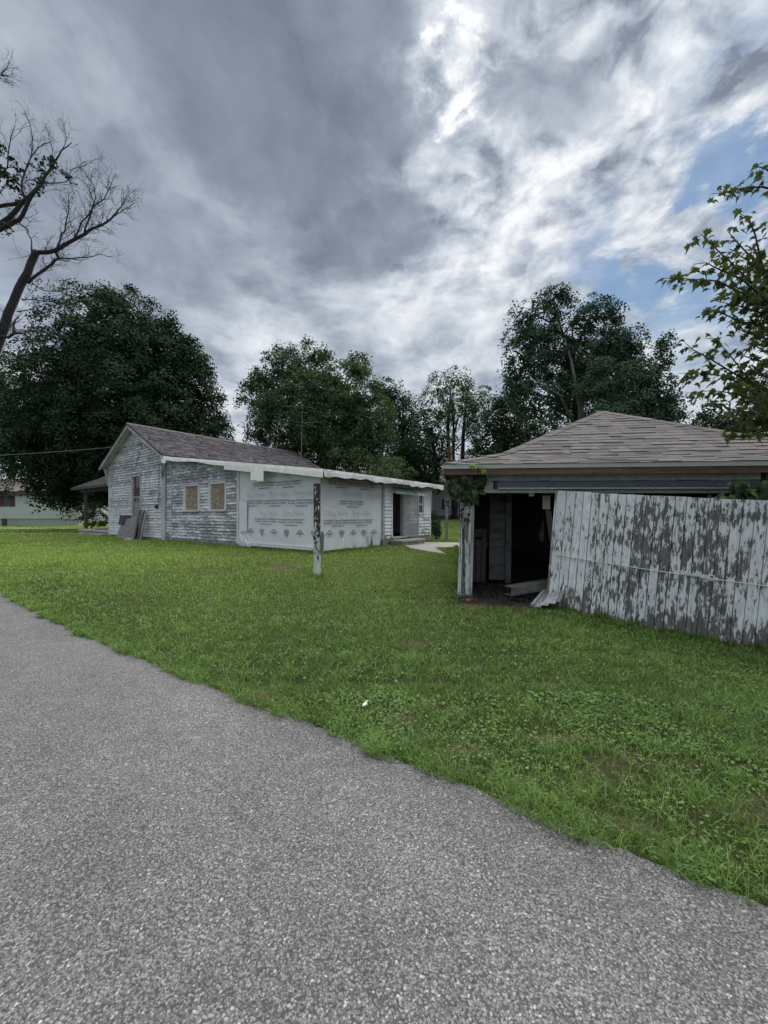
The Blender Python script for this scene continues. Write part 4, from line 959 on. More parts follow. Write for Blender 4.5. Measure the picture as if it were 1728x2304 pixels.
# roof deck (front, left, right, rear), then shingles
def gpt(x, y, d): return (x, y, grz(d) - 0.03)
c0 = [(E0x, E0y), (E1x, E0y), (E1x, E1y), (E0x, E1y)]
b0 = [(E0x + BRK, E0y + BRK), (E1x - BRK, E0y + BRK), (E1x - BRK, E1y - BRK), (E0x + BRK, E1y - BRK)]
ap = (E0x + HH, E0y + HH)
deck = MB()
for i in range(4):
    j = (i + 1) % 4
    deck.poly([gpt(*c0[i], 0), gpt(*c0[j], 0), gpt(*b0[j], BRK), gpt(*b0[i], BRK)]); deck.poly([gpt(*b0[i], BRK), gpt(*b0[j], BRK), gpt(*ap, HH)])
groof = deck.build('roof', M['garage_shingle'], garage)
def gface(k, each, keep):
    dirs = [((1, 0), (0, 1), c0[0]), ((0, 1), (-1, 0), c0[1]), ((-1, 0), (0, -1), c0[2]), ((0, -1), (1, 0), c0[3])][k]
    ex = Vector((*dirs[0], 0)); inn = Vector((*dirs[1], 0)); o = Vector((*dirs[2], 0))
    l1 = BRK * math.sqrt(1 + 0.09); e1 = (inn + Vector((0, 0, 0.30))).normalized(); n1 = ex.cross(e1)
    courses(o + Vector((0, 0, 2.53)) - e1 * 0.02, ex, e1, n1, lambda s: (s / 1.044, 2 * HH - s / 1.044), l1 + 0.02, 0.15, 0.32, M['garage_shingle'], 'shingle', groof, each, keep, 0.008)
    d2 = HH - BRK; l2 = d2 * math.sqrt(1 + 0.541 ** 2); e2 = (inn + Vector((0, 0, 0.541))).normalized(); n2 = ex.cross(e2)
    o2 = o + (ex + inn) * BRK + Vector((0, 0, 2.875))
    courses(o2, ex, e2, n2, lambda s: (s / 1.137, 2 * d2 - s / 1.137), l2, 0.20, 0.31, M['garage_shingle'], 'shingle', groof, each, (lambda x, s: keep(x + BRK, s)) if keep else None, 0.011)
gface(0, True, lambda x, s: x < 6.3); gface(1, False, None); gface(3, False, None)
for (cx, cy, sx, sy) in ((E0x, E0y, 1, 1), (E1x, E0y, -1, 1)):      # hip caps
    d = 0.0; n_ = 0
    while d < HH - 0.06:
        d1 = min(d + 0.235, HH - 0.02)
        p = lambda dd, off, up: (cx + sx * dd, cy + sy * dd + 0, grz(dd) + up)
        w_ = 0.20; up = 0.034 + 0.006 * (n_ % 2)
        A = Vector(p(d, 0, up)); B = Vector(p(d1, 0, up - 0.008))
        fr = Vector((sx * w_, 0, -0.012)); sd_ = Vector((0, sy * w_, -0.012))
        q = MB(); q.v = [tuple(A + fr), tuple(A), tuple(A + sd_), tuple(B + sd_), tuple(B), tuple(B + fr)] + [tuple(Vector(t) - Vector((0, 0, 0.012))) for t in (A + fr, A, A + sd_, B + sd_, B, B + fr)]
        q.f = [(0, 1, 4, 5), (1, 2, 3, 4), (6, 11, 10, 7), (7, 10, 9, 8), (0, 6, 7, 1), (1, 7, 8, 2), (2, 8, 9, 3), (3, 9, 10, 4), (4, 10, 11, 5), (5, 11, 6, 0)]
        q.build('hip_shingle', M['garage_shingle'], groof); d = d1; n_ += 1
# --- the sliding door, off its rollers: left edge by the opening, right end swung out and down
bpy.context.view_layer.update()
gdoor = empty('garage_door'); gdoor.parent = garage
mwd = Matrix.Translation((2.96, 6.98, -0.10)) @ Matrix.Rotation(R(-28.5), 4, 'Z') @ Matrix.Rotation(R(4.5), 4, 'Y')
gdoor.matrix_local = garage.matrix_world.inverted() @ mwd
gdoor['label'] = 'sagging plank sliding door with flaking white paint, pulled askew'
x = 0.0; k = 0
while x < 3.95:
    w_ = random.uniform(0.122, 0.148) if k else 0.155
    zb = 0.0 + 0.03 * mnoise.noise((x * 2.3, 1, 4)) - 0.012 * random.random(); zt = 2.14 + (0.012 if x < 0.5 else 0.0) + random.uniform(-0.004, 0.004)
    yb = random.uniform(-0.006, 0.004); g = random.uniform(0.003, 0.008)
    q = MB(); ch = 0.006
    q.hexa([(x + g, yb - 0.012, zb), (x + w_ - g, yb - 0.012 + random.uniform(-.003, .003), zb), (x + w_ - 0.002, yb + 0.014, zb), (x + 0.002, yb + 0.014, zb),
            (x + g, yb - 0.012, zt), (x + w_ - g, yb - 0.012, zt), (x + w_ - 0.002, yb + 0.014, zt), (x + 0.002, yb + 0.014, zt)])
    q.build('plank', M['door_planks'], gdoor); x += w_; k += 1
dw = x
bt = MB()
for z0 in (0.15, 1.02, 1.85): bt.box(0.03, dw - 0.03, 0.022, 0.05, z0, z0 + 0.14)
bt.build('door_rail', M['grey_wood'], gdoor)
MB().box(-0.03, -0.002, -0.016, 0.03, 0.02, 2.15).build('edge_strip', M['garage_post'], gdoor)
cb = [(0.10, -0.035, 1.02)] + [(0.10 + t * 3.7, -0.034 + 0.004 * math.sin(t * 25), 1.01 - 0.10 * t - 0.035 * math.sin(math.pi * t)) for t in np.linspace(0.03, 1, 22)]
MB().tube(cb, 0.0075, 6).build('cord', M['rope'], gdoor)
MB().box(0.07, 0.15, -0.035, -0.014, 0.99, 1.07).build('cord_cleat', M['bracket'], gdoor)
lt = MB(); lt.beam((1.90, -0.035, 0.955), (2.14, -0.035, 0.94), 0.02, 0.022); lt.box(1.86, 1.93, -0.05, -0.016, 0.93, 0.985); lt.box(2.10, 2.17, -0.05, -0.016, 0.915, 0.965); lt.build('turnbuckle', M['bracket'], gdoor)
plate = MB().box(2.20, 2.285, -0.024, -0.016, 0.885, 0.975).build('latch_plate', M['bracket'], gdoor)
MB().tube([(2.25, -0.026, 0.945), (2.25, -0.03, 0.945)], 0.02, 8).build('rust_spot', M['rust'], gdoor)
# dirt floor under the roof
def patch(name, fn, nu, nv, mat, kind, lift):
    v = []; f = []
    for i in range(nu + 1):
        for j in range(nv + 1):
            x, y = fn(i / nu, j / nv); v.append((x, y, gz1(x, y) + lift))
    for i in range(nu):
        for j in range(nv): a = i * (nv + 1) + j; f.append((a, a + nv + 1, a + nv + 2, a + 1))
    o = link(name, np_mesh(name, np.array(v), np.array(f), mat, smooth=True)); tag(o, kind=kind); return o
GX = Vector((math.cos(R(-11)), math.sin(R(-11)))); GY = Vector((-GX.y, GX.x)); GO = Vector((1.55, 7.40))
def GP(a, b): p = GO + GX * a + GY * b; return p.x, p.y
patch('dirt_floor', lambda s, t: GP(0.0 + 7.0 * s, 0.12 + 6.9 * t), 20, 20, M['soil'], 'structure', 0.02)

# --- debris in the doorway
gt = Matrix.Translation((0, 0, 0))
def gw3(a, b, z): x, y = GP(a, b); return Vector((x, y, z))
ch = MB(); A = gw3(0.78, -0.10, 0.20); B = gw3(2.5, 0.85, 0.36); d = (B - A).normalized(); sx = d.cross(Vector((0, 0, 1))).normalized() * 0.11; up = Vector((0, 0, 0.075)); th = 0.006
for p, q in (((-1, -1), (1, -1)), ((-1, 1), (1, 1)), ((1, -1), (1, 1))):
    a1 = A + sx * p[0] + up * p[1]; a2 = A + sx * q[0] + up * q[1]; off = d * (B - A).length
    ch.hexa([a1, a2, a2 + off, a1 + off, *(Vector(t) + (Vector((0, 0, th)) if p[1] == q[1] else sx.normalized() * th) for t in (a1, a2, a2 + off, a1 + off))])
tag(ch.build('metal_channel', M['pale_boards']), 'grey folded metal channel lying in the garage doorway', 'channel')
fs_ = empty('fallen_siding', gw3(1.35, -0.25, 0.0), (0, 0, R(-11)), 'pile of fallen pale siding strips at the left foot of the sagging garage door', 'siding pile')
for k in range(11):
    a = -0.22 + 0.045 * k; q = MB()
    q.beam((a * 0.9, -0.12 - 0.05 * (k % 3), -0.02 + 0.012 * k), (a * 0.9 + 0.34 + 0.03 * (k % 4), 0.38, 0.20 + 0.035 * k), 0.10, 0.012, (-0.4, -0.5, 1)); q.build('siding_strip', M['grey_wood'] if k % 3 == 1 else M['trim'], fs_)
def brick(x, y, rz, lab, nm='brick'):
    o = MB().box(-0.1, 0.1, -0.05, 0.05, -0.03, 0.06).build(nm, M['brick']); o.location = (x, y, gz1(x, y)); o.rotation_euler = (0.1, 0.15, rz); return tag(o, lab, 'brick')
brick(*GP(0.12, -0.22), 0.4, 'red brick half buried in leaf litter at the foot of the garage corner post')
tw = MB()
for k in range(650):
    a = random.uniform(-0.2, 1.25); b = random.uniform(-0.5, 1.2); x, y = GP(a, b); z = gz1(x, y); hgt = 0.28 * max(0, 1 - abs(b - 0.4)) * random.random()
    dx, dy = random.uniform(-.22, .22), random.uniform(-.22, .22)
    p0 = Vector((x, y, z + hgt * 0.4)); p2 = Vector((x + dx, y + dy, z + 0.02 + hgt)); p1 = (p0 + p2) / 2 + Vector((0, 0, random.uniform(0, .08)))
    tw.tube([p0, p1, p2], [0.006, 0.005, 0.003], 3, False)
tag(tw.build('dead_weeds', M['leaf_brown'] if False else M['twig']), 'tangle of dead brown weeds and twigs in the garage doorway', 'dead weeds', None, 'stuff')

# ------------------------------------------------------------------ free-standing posts, litter
def rough_post(name, x, y, w_, h, mat, lab, cat='post', chips=True):
    root = empty(name, (x, y, gz1(x, y)), (0, 0, R(8)), lab, cat)
    v = []; f = []; nz = 14; ring = [(-1, -0.8), (-0.8, -1), (0.8, -1), (1, -0.8), (1, 0.8), (0.8, 1), (-0.8, 1), (-1, 0.8)]
    for i in range(nz + 1):
        z = -0.15 + (h + 0.15) * i / nz
        for k, (a, b) in enumerate(ring):
            q = 1 + 0.06 * mnoise.noise((a * 2, b * 2 + z * 2.5, z * 1.7)); v.append((a * w_ / 2 * q, b * w_ / 2 * q, z))
    for i in range(nz):
        for k in range(8): a = i * 8 + k; b = i * 8 + (k + 1) % 8; f.append((a, b, b + 8, a + 8))
    f.append(tuple(nz * 8 + k for k in range(8))); mb = MB(); mb.v = v; mb.f = f
    mb.build('shaft', mat, root); return root
pst = rough_post('gate_post', -1.55, 8.91, 0.158, 2.15, M['post_paint'], 'thick blackened post with flaking white paint standing alone on the lawn')
q = MB().prism([(0.085, -0.06, 0.52), (0.085, 0.05, 0.55), (0.15, 0.05, 0.62), (0.165, 0.04, 0.98), (0.13, 0.03, 1.06), (0.085, 0.0, 1.04)], (0, -0.09, 0))
q.build('knot', M['grey_wood'], pst)
rough_post('clothesline_post', 2.92, 17.92, 0.11, 1.62, M['far_post'], 'thin grey post on the far lawn between the house and the garage')
lt = empty('litter', (-0.15, 3.17, gz1(-0.15, 3.17) + 0.03), (0, 0, 0.3), 'crumpled white and yellow scrap of paper in the grass by the road', 'litter')
mb = MB(); mb.poly([(-0.03, 0, 0.0), (0.005, -0.012, 0.018), (0.012, 0.018, 0.03), (-0.02, 0.02, 0.012)]); mb.poly([(0.005, -0.012, 0.018), (0.02, 0.0, 0.0), (0.012, 0.018, 0.03)]); mb.build('scrap', M['paper'], lt)
mb = MB(); mb.poly([(0.0, 0.01, 0.03), (0.03, 0.0, 0.035), (0.04, 0.02, 0.02), (0.01, 0.03, 0.03)]); mb.build('yellow_scrap', M['yellow'], lt)

# ------------------------------------------------------------------ TV aerial behind the house
aer = empty('television_aerial', tuple(house.matrix_world @ Vector((7.75, 9.55, 0))), (0, 0, 0), 'thin rusty television aerial on a tall mast behind the shingle roof', 'aerial')
MB().tube([(0, 0, 0), (0.02, 0, 4.0), (0.12, 0, 8.1)], [0.018, 0.014, 0.009], 6).build('mast', M['metal'], aer)
def el(name, pts, r=0.007): MB().tube(pts, r, 4).build(name, M['metal'], aer)
el('element', [(-1.15, 0.3, 8.05), (0.10, 0, 7.98), (1.1, -0.4, 7.68)]); el('element', [(-1.15, 0.6, 7.70), (0.10, 0.1, 7.90)])
el('element', [(-1.2, 0.4, 7.30), (0.08, 0, 6.95), (1.15, 0.2, 7.03)]); el('element', [(0.08, 0, 6.95), (1.05, -0.4, 6.62)]); el('element', [(-0.25, 0, 6.75), (0.35, 0, 6.75)]); el('element', [(-0.2, 0, 7.6), (0.45, 0, 7.58)])
for a in (0.1, 0.75, 2.2, 3.0, 3.5, 5.4): el('element', [(0.04, 0, 4.55), (0.04 + 1.05 * math.cos(a), 0.9 * math.sin(a) * 0.5, 4.55 + 0.45 * math.sin(a))], 0.010)
el('boom', [(-0.3, -0.5, 4.45), (0.4, 0.5, 4.62)], 0.014)

# ------------------------------------------------------------------ service wires
def wire(name, a, b, sag, r, lab):
    a = Vector(a); b = Vector(b); pts = []
    for i in range(25):
        t = i / 24; p = a.lerp(b, t); p.z -= sag * 4 * t * (1 - t); pts.append(p)
    tag(MB().tube(pts, r, 5).build(name, M['cable']), lab, 'cable')
wire('service_cable', (-60, 34, 7.8), tuple(HW(-0.06, 13.0, 4.78)), 0.9, 0.013, 'upper service cable running from the left to the house gable')
wire('telephone_cable', (-60, 40, 7.2), (-31.0, 40.0, 5.6), 0.6, 0.014, 'lower telephone cable disappearing behind the big maple')
MB()

# ------------------------------------------------------------------ mobile home on the far left, neighbour's house behind the garage
tr = empty('mobile_home', (-48, 44.0, 0.42), (0, 0, 0), 'pale green mobile home with a brown roof across the gravel drive', 'mobile home')
MB().box(-20, 13.0, 0, 5.0, 0.86, 3.45).build('wall', M['trailer'], tr)
MB().box(-20, 12.98, 0.03, 4.97, -0.1, 0.855).build('skirt', M['trailer_skirt'], tr)
MB().box(-20, 13.05, -0.04, -0.002, 0.83, 0.89).build('skirt_rail', M['trailer'], tr)
MB().box(-20.2, 13.25, -0.3, 5.3, 3.453, 3.95).build('fascia', M['dark_trim'], tr)
MB().hexa([(-20.2, -0.3, 3.953), (13.25, -0.3, 3.953), (13.25, 5.3, 3.953), (-20.2, 5.3, 3.953), (-20, 2.4, 5.6), (4.5, 2.4, 5.6), (4.5, 2.6, 5.6), (-20, 2.6, 5.6)]).build('roof', M['trailer_roof'], tr)
MB().tube([(9.0, 0.6, 4.1), (9.0, 0.6, 4.55)], 0.14, 8).build('vent', M['membrane'], tr)
for cx in (4.95, -3.5):
    wv_ = MB().box(cx - 0.42, cx + 0.42, -0.03, 0.01, 2.22, 3.40).build('window', M['dark_trim'], tr)
    MB().box(cx - 0.36, cx + 0.36, -0.04, -0.032, 2.28, 3.34).build('pane', M['glass'], wv_)
    for s in (-1, 1): MB().box(cx + s * 0.65 - 0.22, cx + s * 0.65 + 0.22, -0.045, -0.002, 2.22, 3.40).build('shutter', M['shutter'], wv_)
pd = empty('utility_pedestal', (-42.6, 43.2, 0.42), (0, 0, 0), 'small dark utility pedestal in front of the mobile home', 'pedestal')
MB().box(-0.17, 0.17, -0.15, 0.15, -0.1, 0.8).build('cabinet', M['dark_trim'], pd); MB().prism([(-0.2, -0.18, 0.803), (0.2, -0.18, 0.803), (0.0, -0.18, 0.93)], (0, 0.36, 0)).build('cap', M['metal'], pd)
nb = empty('neighbour_house', (5.0, 40.0, 1.15), (0, 0, 0), 'bluish white house with dark shuttered window beyond the lawn behind the garage', 'house')
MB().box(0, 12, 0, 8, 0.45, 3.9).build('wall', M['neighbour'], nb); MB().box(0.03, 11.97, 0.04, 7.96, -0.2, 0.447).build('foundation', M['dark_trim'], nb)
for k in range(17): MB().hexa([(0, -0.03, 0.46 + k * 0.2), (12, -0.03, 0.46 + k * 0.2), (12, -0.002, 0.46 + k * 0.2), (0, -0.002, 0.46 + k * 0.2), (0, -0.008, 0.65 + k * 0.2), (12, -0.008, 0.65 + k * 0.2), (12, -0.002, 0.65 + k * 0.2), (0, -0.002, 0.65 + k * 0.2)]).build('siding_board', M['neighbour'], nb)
MB().prism([(-0.4, -0.4, 3.9), (-0.4, 8.4, 3.9), (-0.4, 4, 6.0)], (12.8, 0, 0)).build('roof', M['dark_trim'], nb)
for cx in (1.62, 6.0):
    wv_ = MB().box(cx - 0.30, cx + 0.30, -0.06, -0.031, 1.1, 2.15).build('window', M['trim_white'], nb)
    MB().box(cx - 0.25, cx + 0.25, -0.07, -0.062, 1.15, 1.61).build('pane', M['glass'], wv_); MB().box(cx - 0.25, cx + 0.25, -0.07, -0.062, 1.65, 2.10).build('pane', M['glass'], wv_)
    for s in (-1, 1): MB().box(cx + s * 0.47 - 0.14, cx + s * 0.47 + 0.14, -0.07, -0.031, 1.1, 2.15).build('shutter', M['blue_shutter'], wv_)
MB().tube([(2.85, -0.07, 0.4), (2.85, -0.07, 3.9)], 0.05, 6).build('downspout', M['dark_trim'], nb)
# ------------------------------------------------------------------ trees
def leaves_mesh(C, A, Bv, L, W, mat, name, rnd):
    """diamond leaves: centre, axis, side vectors (n,3); length, width (n,)"""
    n = len(C); h = (A * (L * 0.5)[:, None]); s = (Bv * (W * 0.5)[:, None]); nrm = np.cross(A, Bv)
    dip = nrm * (L * 0.10)[:, None]
    V = np.stack([C - h, C + s + dip - h * 0.15, C + h - dip, C - s + dip - h * 0.15], 1).reshape(-1, 3)
    F = np.arange(n * 4, dtype=np.int32).reshape(-1, 4)
    return np_mesh(name, V, F, mat, {'rnd': rnd})
def unit(v): return v / np.maximum(np.linalg.norm(v, axis=-1, keepdims=True), 1e-9)
def fnoise(P, sc, off=0.0):
    """cheap smooth pseudo-noise, vectorised"""
    x, y, z = (P * sc + off).T
    return (np.sin(1.7 * x + 2.3 * np.sin(0.9 * y + 0.4)) + np.sin(1.9 * y + 1.7 * np.sin(1.1 * z + 1.0)) + np.sin(2.1 * z + 1.9 * np.sin(1.3 * x + 2.0))) / 3
def crown(lobes, dens, per, spray, leaf, holes, rng, up=0.55, sprigs=0):
    """lobes: (centre xyz, radii xyz). returns leaf arrays and clump centres"""
    CC = []; OUT = []
    for (c, r) in lobes:
        c = np.array(c); r = np.array(r); n = max(6, int(dens * r[0] * r[2]))
        d = unit(rng.normal(size=(n, 3))); rad = rng.uniform(0.12, 1.0, n) ** 0.5
        wob = 1 + 0.17 * fnoise(d * r, 1.1, c[0]) + 0.10 * fnoise(d * r, 2.9, c[2])
        p = c + d * r * (rad * wob)[:, None]
        CC.append(p); OUT.append(d)
    CC = np.concatenate(CC); OUT = np.concatenate(OUT)
    keep = fnoise(CC, 0.75, 3.0) + 0.5 * fnoise(CC, 1.9, 1.0) > -1.1 + holes
    CC = CC[keep]; OUT = OUT[keep]
    n = len(CC); rep = rng.poisson(per, n).clip(4)
    idx = np.repeat(np.arange(n), rep); m = len(idx)
    disc = rng.normal(size=(m, 3)); disc = unit(disc) * (rng.uniform(0, 1, m) ** 0.5)[:, None]
    sp = spray * rng.uniform(0.6, 1.35, n)[idx]
    nn = unit(OUT + np.array([0, 0, up]) + rng.normal(size=OUT.shape) * 0.35)[idx]
    flat = disc - nn * (np.sum(disc * nn, 1) * 0.62)[:, None]
    C = CC[idx] + flat * sp[:, None]; C[:, 2] -= 0.16 * sp * (np.linalg.norm(flat, axis=1) ** 2)
    N_ = unit(nn + rng.normal(size=(m, 3)) * 0.42)
    A = unit(np.cross(N_, rng.normal(size=(m, 3)))); A[:, 2] -= 0.25; A = unit(A - N_ * np.sum(A * N_, 1)[:, None])
    Bv = np.cross(N_, A)
    L = leaf * rng.uniform(0.7, 1.35, m); W = L * rng.uniform(0.6, 0.9, m)
    rnd = np.clip(rng.uniform(0, 1, n)[idx] * 0.5 + rng.uniform(0, 0.5, m), 0, 1)
    return C, A, Bv, L, W, rnd, CC
def limb_pts(a, b, bend, rng, n=6):
    a = np.array(a, float); b = np.array(b, float); pts = []
    side = rng.normal(size=3) * bend * np.linalg.norm(b - a)
    for i in range(n + 1):
        t = i / n; p = a + (b - a) * t + side * math.sin(math.pi * t) * 0.5; p[2] += 0.08 * np.linalg.norm(b - a) * math.sin(math.pi * t); pts.append(p)
    return pts
def tree(name, label, base, lobes_px, Y, dens=9, per=24, spray=0.75, leaf=0.26, holes=0.0, mat='leaf_dark', bark='bark', trunk_r=0.35, group=None, depth=0.85, cat='tree', fork=0.35, extra_limbs=(), seed=1, limb_r=1.0, cut=True):
    rng = np.random.default_rng(seed); k = Y / F_
    lobes = []; leaf *= 0.66; per *= 1.9; dens *= 1.75; holes += 0.0
    for (px, py, rx, ry) in lobes_px:
        c = at(px, py, Y); dy = rng.uniform(-0.35, 0.35) * rx * k
        lobes.append(((c.x, Y + dy, c.z), (rx * k, min(rx, ry * 1.4) * k * depth, ry * k)))
    bx = (base - CX_) / F_ * Y; bz = gz1(bx, Y)
    root = empty(name, (bx, Y, bz), (0, 0, 0), label, cat, group); o = np.array([bx, Y, bz])
    top = max(l[0][2] + l[1][2] * 0.3 for l in lobes); cxm = np.mean([l[0][0] for l in lobes])
    tp = [(0, 0, -0.3), (0.02 * top, 0, (top - bz) * 0.2), ((cxm - bx) * 0.3, 0.1, (top - bz) * fork), ((cxm - bx) * 0.7, 0.2, (top - bz) * 0.66), ((cxm - bx) * 0.9, 0.1, (top - bz) * 0.88)]
    tb = MB(); tb.tube(tp, [trunk_r * q for q in (1.25, 1.0, 0.78, 0.42, 0.12)], 9); tb.build('trunk', M[bark], root, smooth=True)
    lb = MB()
    C, A, Bv, L, W, rnd, CC = crown(lobes, dens, per, spray, leaf, holes, rng)
    for (c, r) in lobes:
        c = np.array(c) - o; st = np.array(tp[2]) * 0.95 if c[2] > tp[2][2] else np.array(tp[1])
        f_ = np.clip((c[2] - tp[2][2]) / max(0.1, tp[4][2] - tp[2][2]) - 0.25, 0, 0.7); st = np.array(tp[2]) * (1 - f_) + np.array(tp[4]) * f_ if c[2] > tp[2][2] else st
        pl = limb_pts(st, c, 0.12, rng); r0 = trunk_r * 0.42 * limb_r * min(1.0, max(0.15, r[0] / (55 * k))); lb.tube(pl, list(np.linspace(r0, r0 * 0.3, len(pl))), 6)
        near = CC[np.argsort(np.linalg.norm((CC - o - c) / np.array(r), axis=1) + rng.uniform(0, 0.8, len(CC)))[:9]] - o
        for p in near:
            q = limb_pts(pl[-2] if rng.random() < .5 else pl[-1], p, 0.15, rng, 4); lb.tube(q, list(np.linspace(r0 * 0.3, r0 * 0.06, len(q))), 4, False)
    for pts in extra_limbs: lb.tube([np.array(p) - o for p in pts[0]], pts[1], 6)
    lb.build('branches', M[bark], root, smooth=True)
    me = leaves_mesh(C - o, A, Bv, L, W, M[mat], 'foliage', rnd); fo = link('foliage', me, root); fo['kind'] = 'stuff'
    return root
TG = 'trees behind the house and the garage'
tree('maple_tree', 'huge dark dense maple rising behind the gable end of the house', 265, [(265, 860, 170, 160), (140, 930, 110, 130), (385, 890, 105, 140), (285, 765, 105, 90), (215, 800, 75, 65), (350, 790, 75, 85), (265, 700, 45, 40), (420, 840, 60, 60), (430, 990, 85, 120), (330, 1040, 170, 110), (120, 1020, 110, 120), (170, 1105, 95, 48), (70, 970, 70, 85), (300, 950, 200, 150), (230, 1080, 100, 60), (240, 662, 13, 18), (290, 655, 14, 16), (330, 685, 14, 16), (385, 725, 16, 18), (428, 775, 16, 18), (458, 832, 16, 20), (485, 900, 18, 18), (505, 965, 18, 16), (180, 730, 16, 16), (110, 800, 18, 18), (65, 860, 16, 18)],
     33, 11, 26, 0.85, 0.27, 0.08, 'leaf_dark', 'bark', 0.55, TG, seed=11)
tree('lindens', 'lighter green tree at the far left edge beyond the big maple', 20, [(10, 960, 60, 110), (95, 1020, 70, 50), (30, 1010, 60, 50), (0, 850, 45, 80)], 47, 7, 22, 0.9, 0.32, 0.15, 'leaf_mid', 'bark', 0.4, TG, seed=12).name = 'linden_tree'
tree('walnut_tree', 'wide mid green tree with upright sprigs behind the television aerial', 745, [(690, 865, 95, 75), (600, 885, 45, 60), (650, 820, 55, 40), (780, 880, 80, 70), (640, 965, 80, 80), (740, 975, 110, 90), (830, 950, 70, 80), (600, 960, 40, 60), (620, 1040, 45, 40), (715, 800, 35, 22), (805, 825, 28, 25), (575, 855, 22, 25), (556, 872, 10, 26), (577, 842, 9, 26), (602, 815, 10, 28), (627, 800, 9, 26), (652, 792, 10, 26), (690, 780, 12, 20), (727, 792, 10, 24), (792, 815, 9, 24), (815, 824, 9, 24), (548, 902, 16, 12), (848, 868, 12, 18), (700, 930, 110, 90), (790, 960, 90, 70), (700, 1030, 120, 60), (800, 1040, 90, 50)],
     30, 12, 24, 0.7, 0.24, 0.12, 'leaf_mid', 'bark', 0.34, TG, seed=13)
tree('oak_tree', 'rounded dark tree just right of the wide mid green tree', 905, [(890, 930, 55, 60), (935, 1000, 75, 80), (880, 1020, 70, 80), (960, 1060, 60, 50), (870, 880, 35, 30)], 38, 8, 24, 0.9, 0.30, 0.1, 'leaf_dark', 'bark', 0.4, TG, seed=14)
def P3(px, py, Y): p = at(px, py, Y); return (p.x, p.y, p.z)
tree('ash_tree', 'airy tall tree with several bare stems showing, left of the garage roof', 1020, [(1025, 862, 60, 48), (985, 900, 42, 45), (1068, 905, 38, 50), (960, 950, 40, 40), (1035, 935, 60, 40), (1080, 965, 40, 35), (1000, 1000, 50, 35)],
     40, 5.5, 22, 0.75, 0.27, 0.42, 'leaf_mid', 'bark', 0.26, TG, seed=15, fork=0.25, extra_limbs=[([P3(985, 1090, 40), P3(975, 1000, 40), P3(950, 930, 40)], [0.22, 0.16, 0.06]), ([P3(1040, 1090, 40), P3(1042, 980, 40), P3(1050, 890, 40)], [0.25, 0.18, 0.06]), ([P3(1010, 1090, 40), P3(1008, 960, 40), P3(1015, 870, 40)], [0.24, 0.17, 0.06])])
tree('box_elder_tree', 'low dark tree filling the gap left of the garage roof peak', 1150, [(1140, 950, 55, 60), (1110, 1000, 60, 80), (1190, 1000, 80, 70), (1130, 905, 40, 25), (1080, 1050, 50, 50)], 36, 8, 24, 0.85, 0.30, 0.1, 'leaf_dark', 'bark', 0.3, TG, seed=16)
tree('silver_maple_tree', 'tallest tree with a split double top and pale limbs behind the garage roof', 1310, [(1215, 705, 58, 58), (1180, 800, 55, 75), (1255, 790, 70, 75), (1330, 715, 58, 50), (1375, 790, 62, 80), (1320, 830, 80, 80), (1210, 890, 85, 70), (1425, 850, 50, 70), (1160, 870, 30, 30), (1290, 900, 80, 60), (1255, 670, 40, 22), (1420, 770, 40, 30)],
     29, 11, 25, 0.72, 0.25, 0.22, 'leaf_tall', 'bark_pale', 0.36, TG, seed=17, fork=0.45, limb_r=0.8,
     extra_limbs=[([P3(1300, 1000, 27), P3(1310, 900, 27), P3(1330, 800, 27.3), P3(1345, 740, 28)], [0.20, 0.16, 0.10, 0.04]), ([P3(1320, 1000, 27), P3(1300, 890, 27), P3(1285, 810, 27.5), P3(1270, 760, 28)], [0.2, 0.15, 0.09, 0.04]), ([P3(1295, 960, 27.5), P3(1260, 890, 27), P3(1210, 860, 27)], [0.12, 0.08, 0.04])])
tree('sugar_maple_tree', 'broad dense tree in front of the tallest tree, right of its pale limbs', 1420, [(1420, 900, 90, 90), (1370, 870, 60, 75), (1460, 950, 90, 55), (1390, 960, 90, 60), (1495, 800, 22, 40), (1480, 870, 35, 50), (1505, 765, 16, 18)], 24, 13, 25, 0.62, 0.22, 0.12, 'leaf_tall', 'bark', 0.3, TG, seed=18)
tree('boundary_tree', 'dark ragged tree low at the right edge above the garage roof', 1640, [(1600, 965, 50, 40), (1680, 945, 60, 55), (1555, 990, 50, 32), (1640, 1000, 70, 40), (1725, 880, 40, 70), (1740, 980, 60, 60), (1590, 925, 22, 28)], 19, 15, 24, 0.5, 0.19, 0.25, 'leaf_dark', 'bark', 0.24, TG, seed=19)
tree('pear_tree', 'small pale green fruit tree with upright shoots behind the low addition', 880, [(880, 1065, 50, 34), (850, 1085, 40, 34), (915, 1085, 32, 34), (865, 1040, 16, 18), (895, 1035, 14, 16), (880, 1120, 60, 40)], 21.5, 26, 20, 0.34, 0.14, 0.1, 'leaf_mid', 'bark', 0.10, None, seed=20)
tree('lilac_bush', 'dark bush against the far corner of the addition beside the back window', 980, [(978, 1180, 16, 30), (984, 1196, 14, 18), (975, 1160, 10, 16)], 19.6, 60, 18, 0.22, 0.10, 0.05, 'leaf_dark', 'twig', 0.04, None, seed=21, cat='bush')
tree('porch_shrub', 'pale leaved shrub in the shade under the porch roof', 205, [(205, 1148, 26, 26), (222, 1160, 22, 18), (190, 1162, 16, 16)], 27.5, 26, 20, 0.3, 0.13, 0.1, 'leaf_mid', 'twig', 0.05, None, seed=22, cat='bush')
tree('hosta_bed', 'low yellow green hostas along the front of the porch', 215, [(200, 1178, 14, 7), (220, 1178, 14, 8), (238, 1176, 12, 8)], 27.0, 60, 16, 0.16, 0.16, 0.0, 'leaf_yellow', 'twig', 0.03, None, seed=23, cat='flower bed')
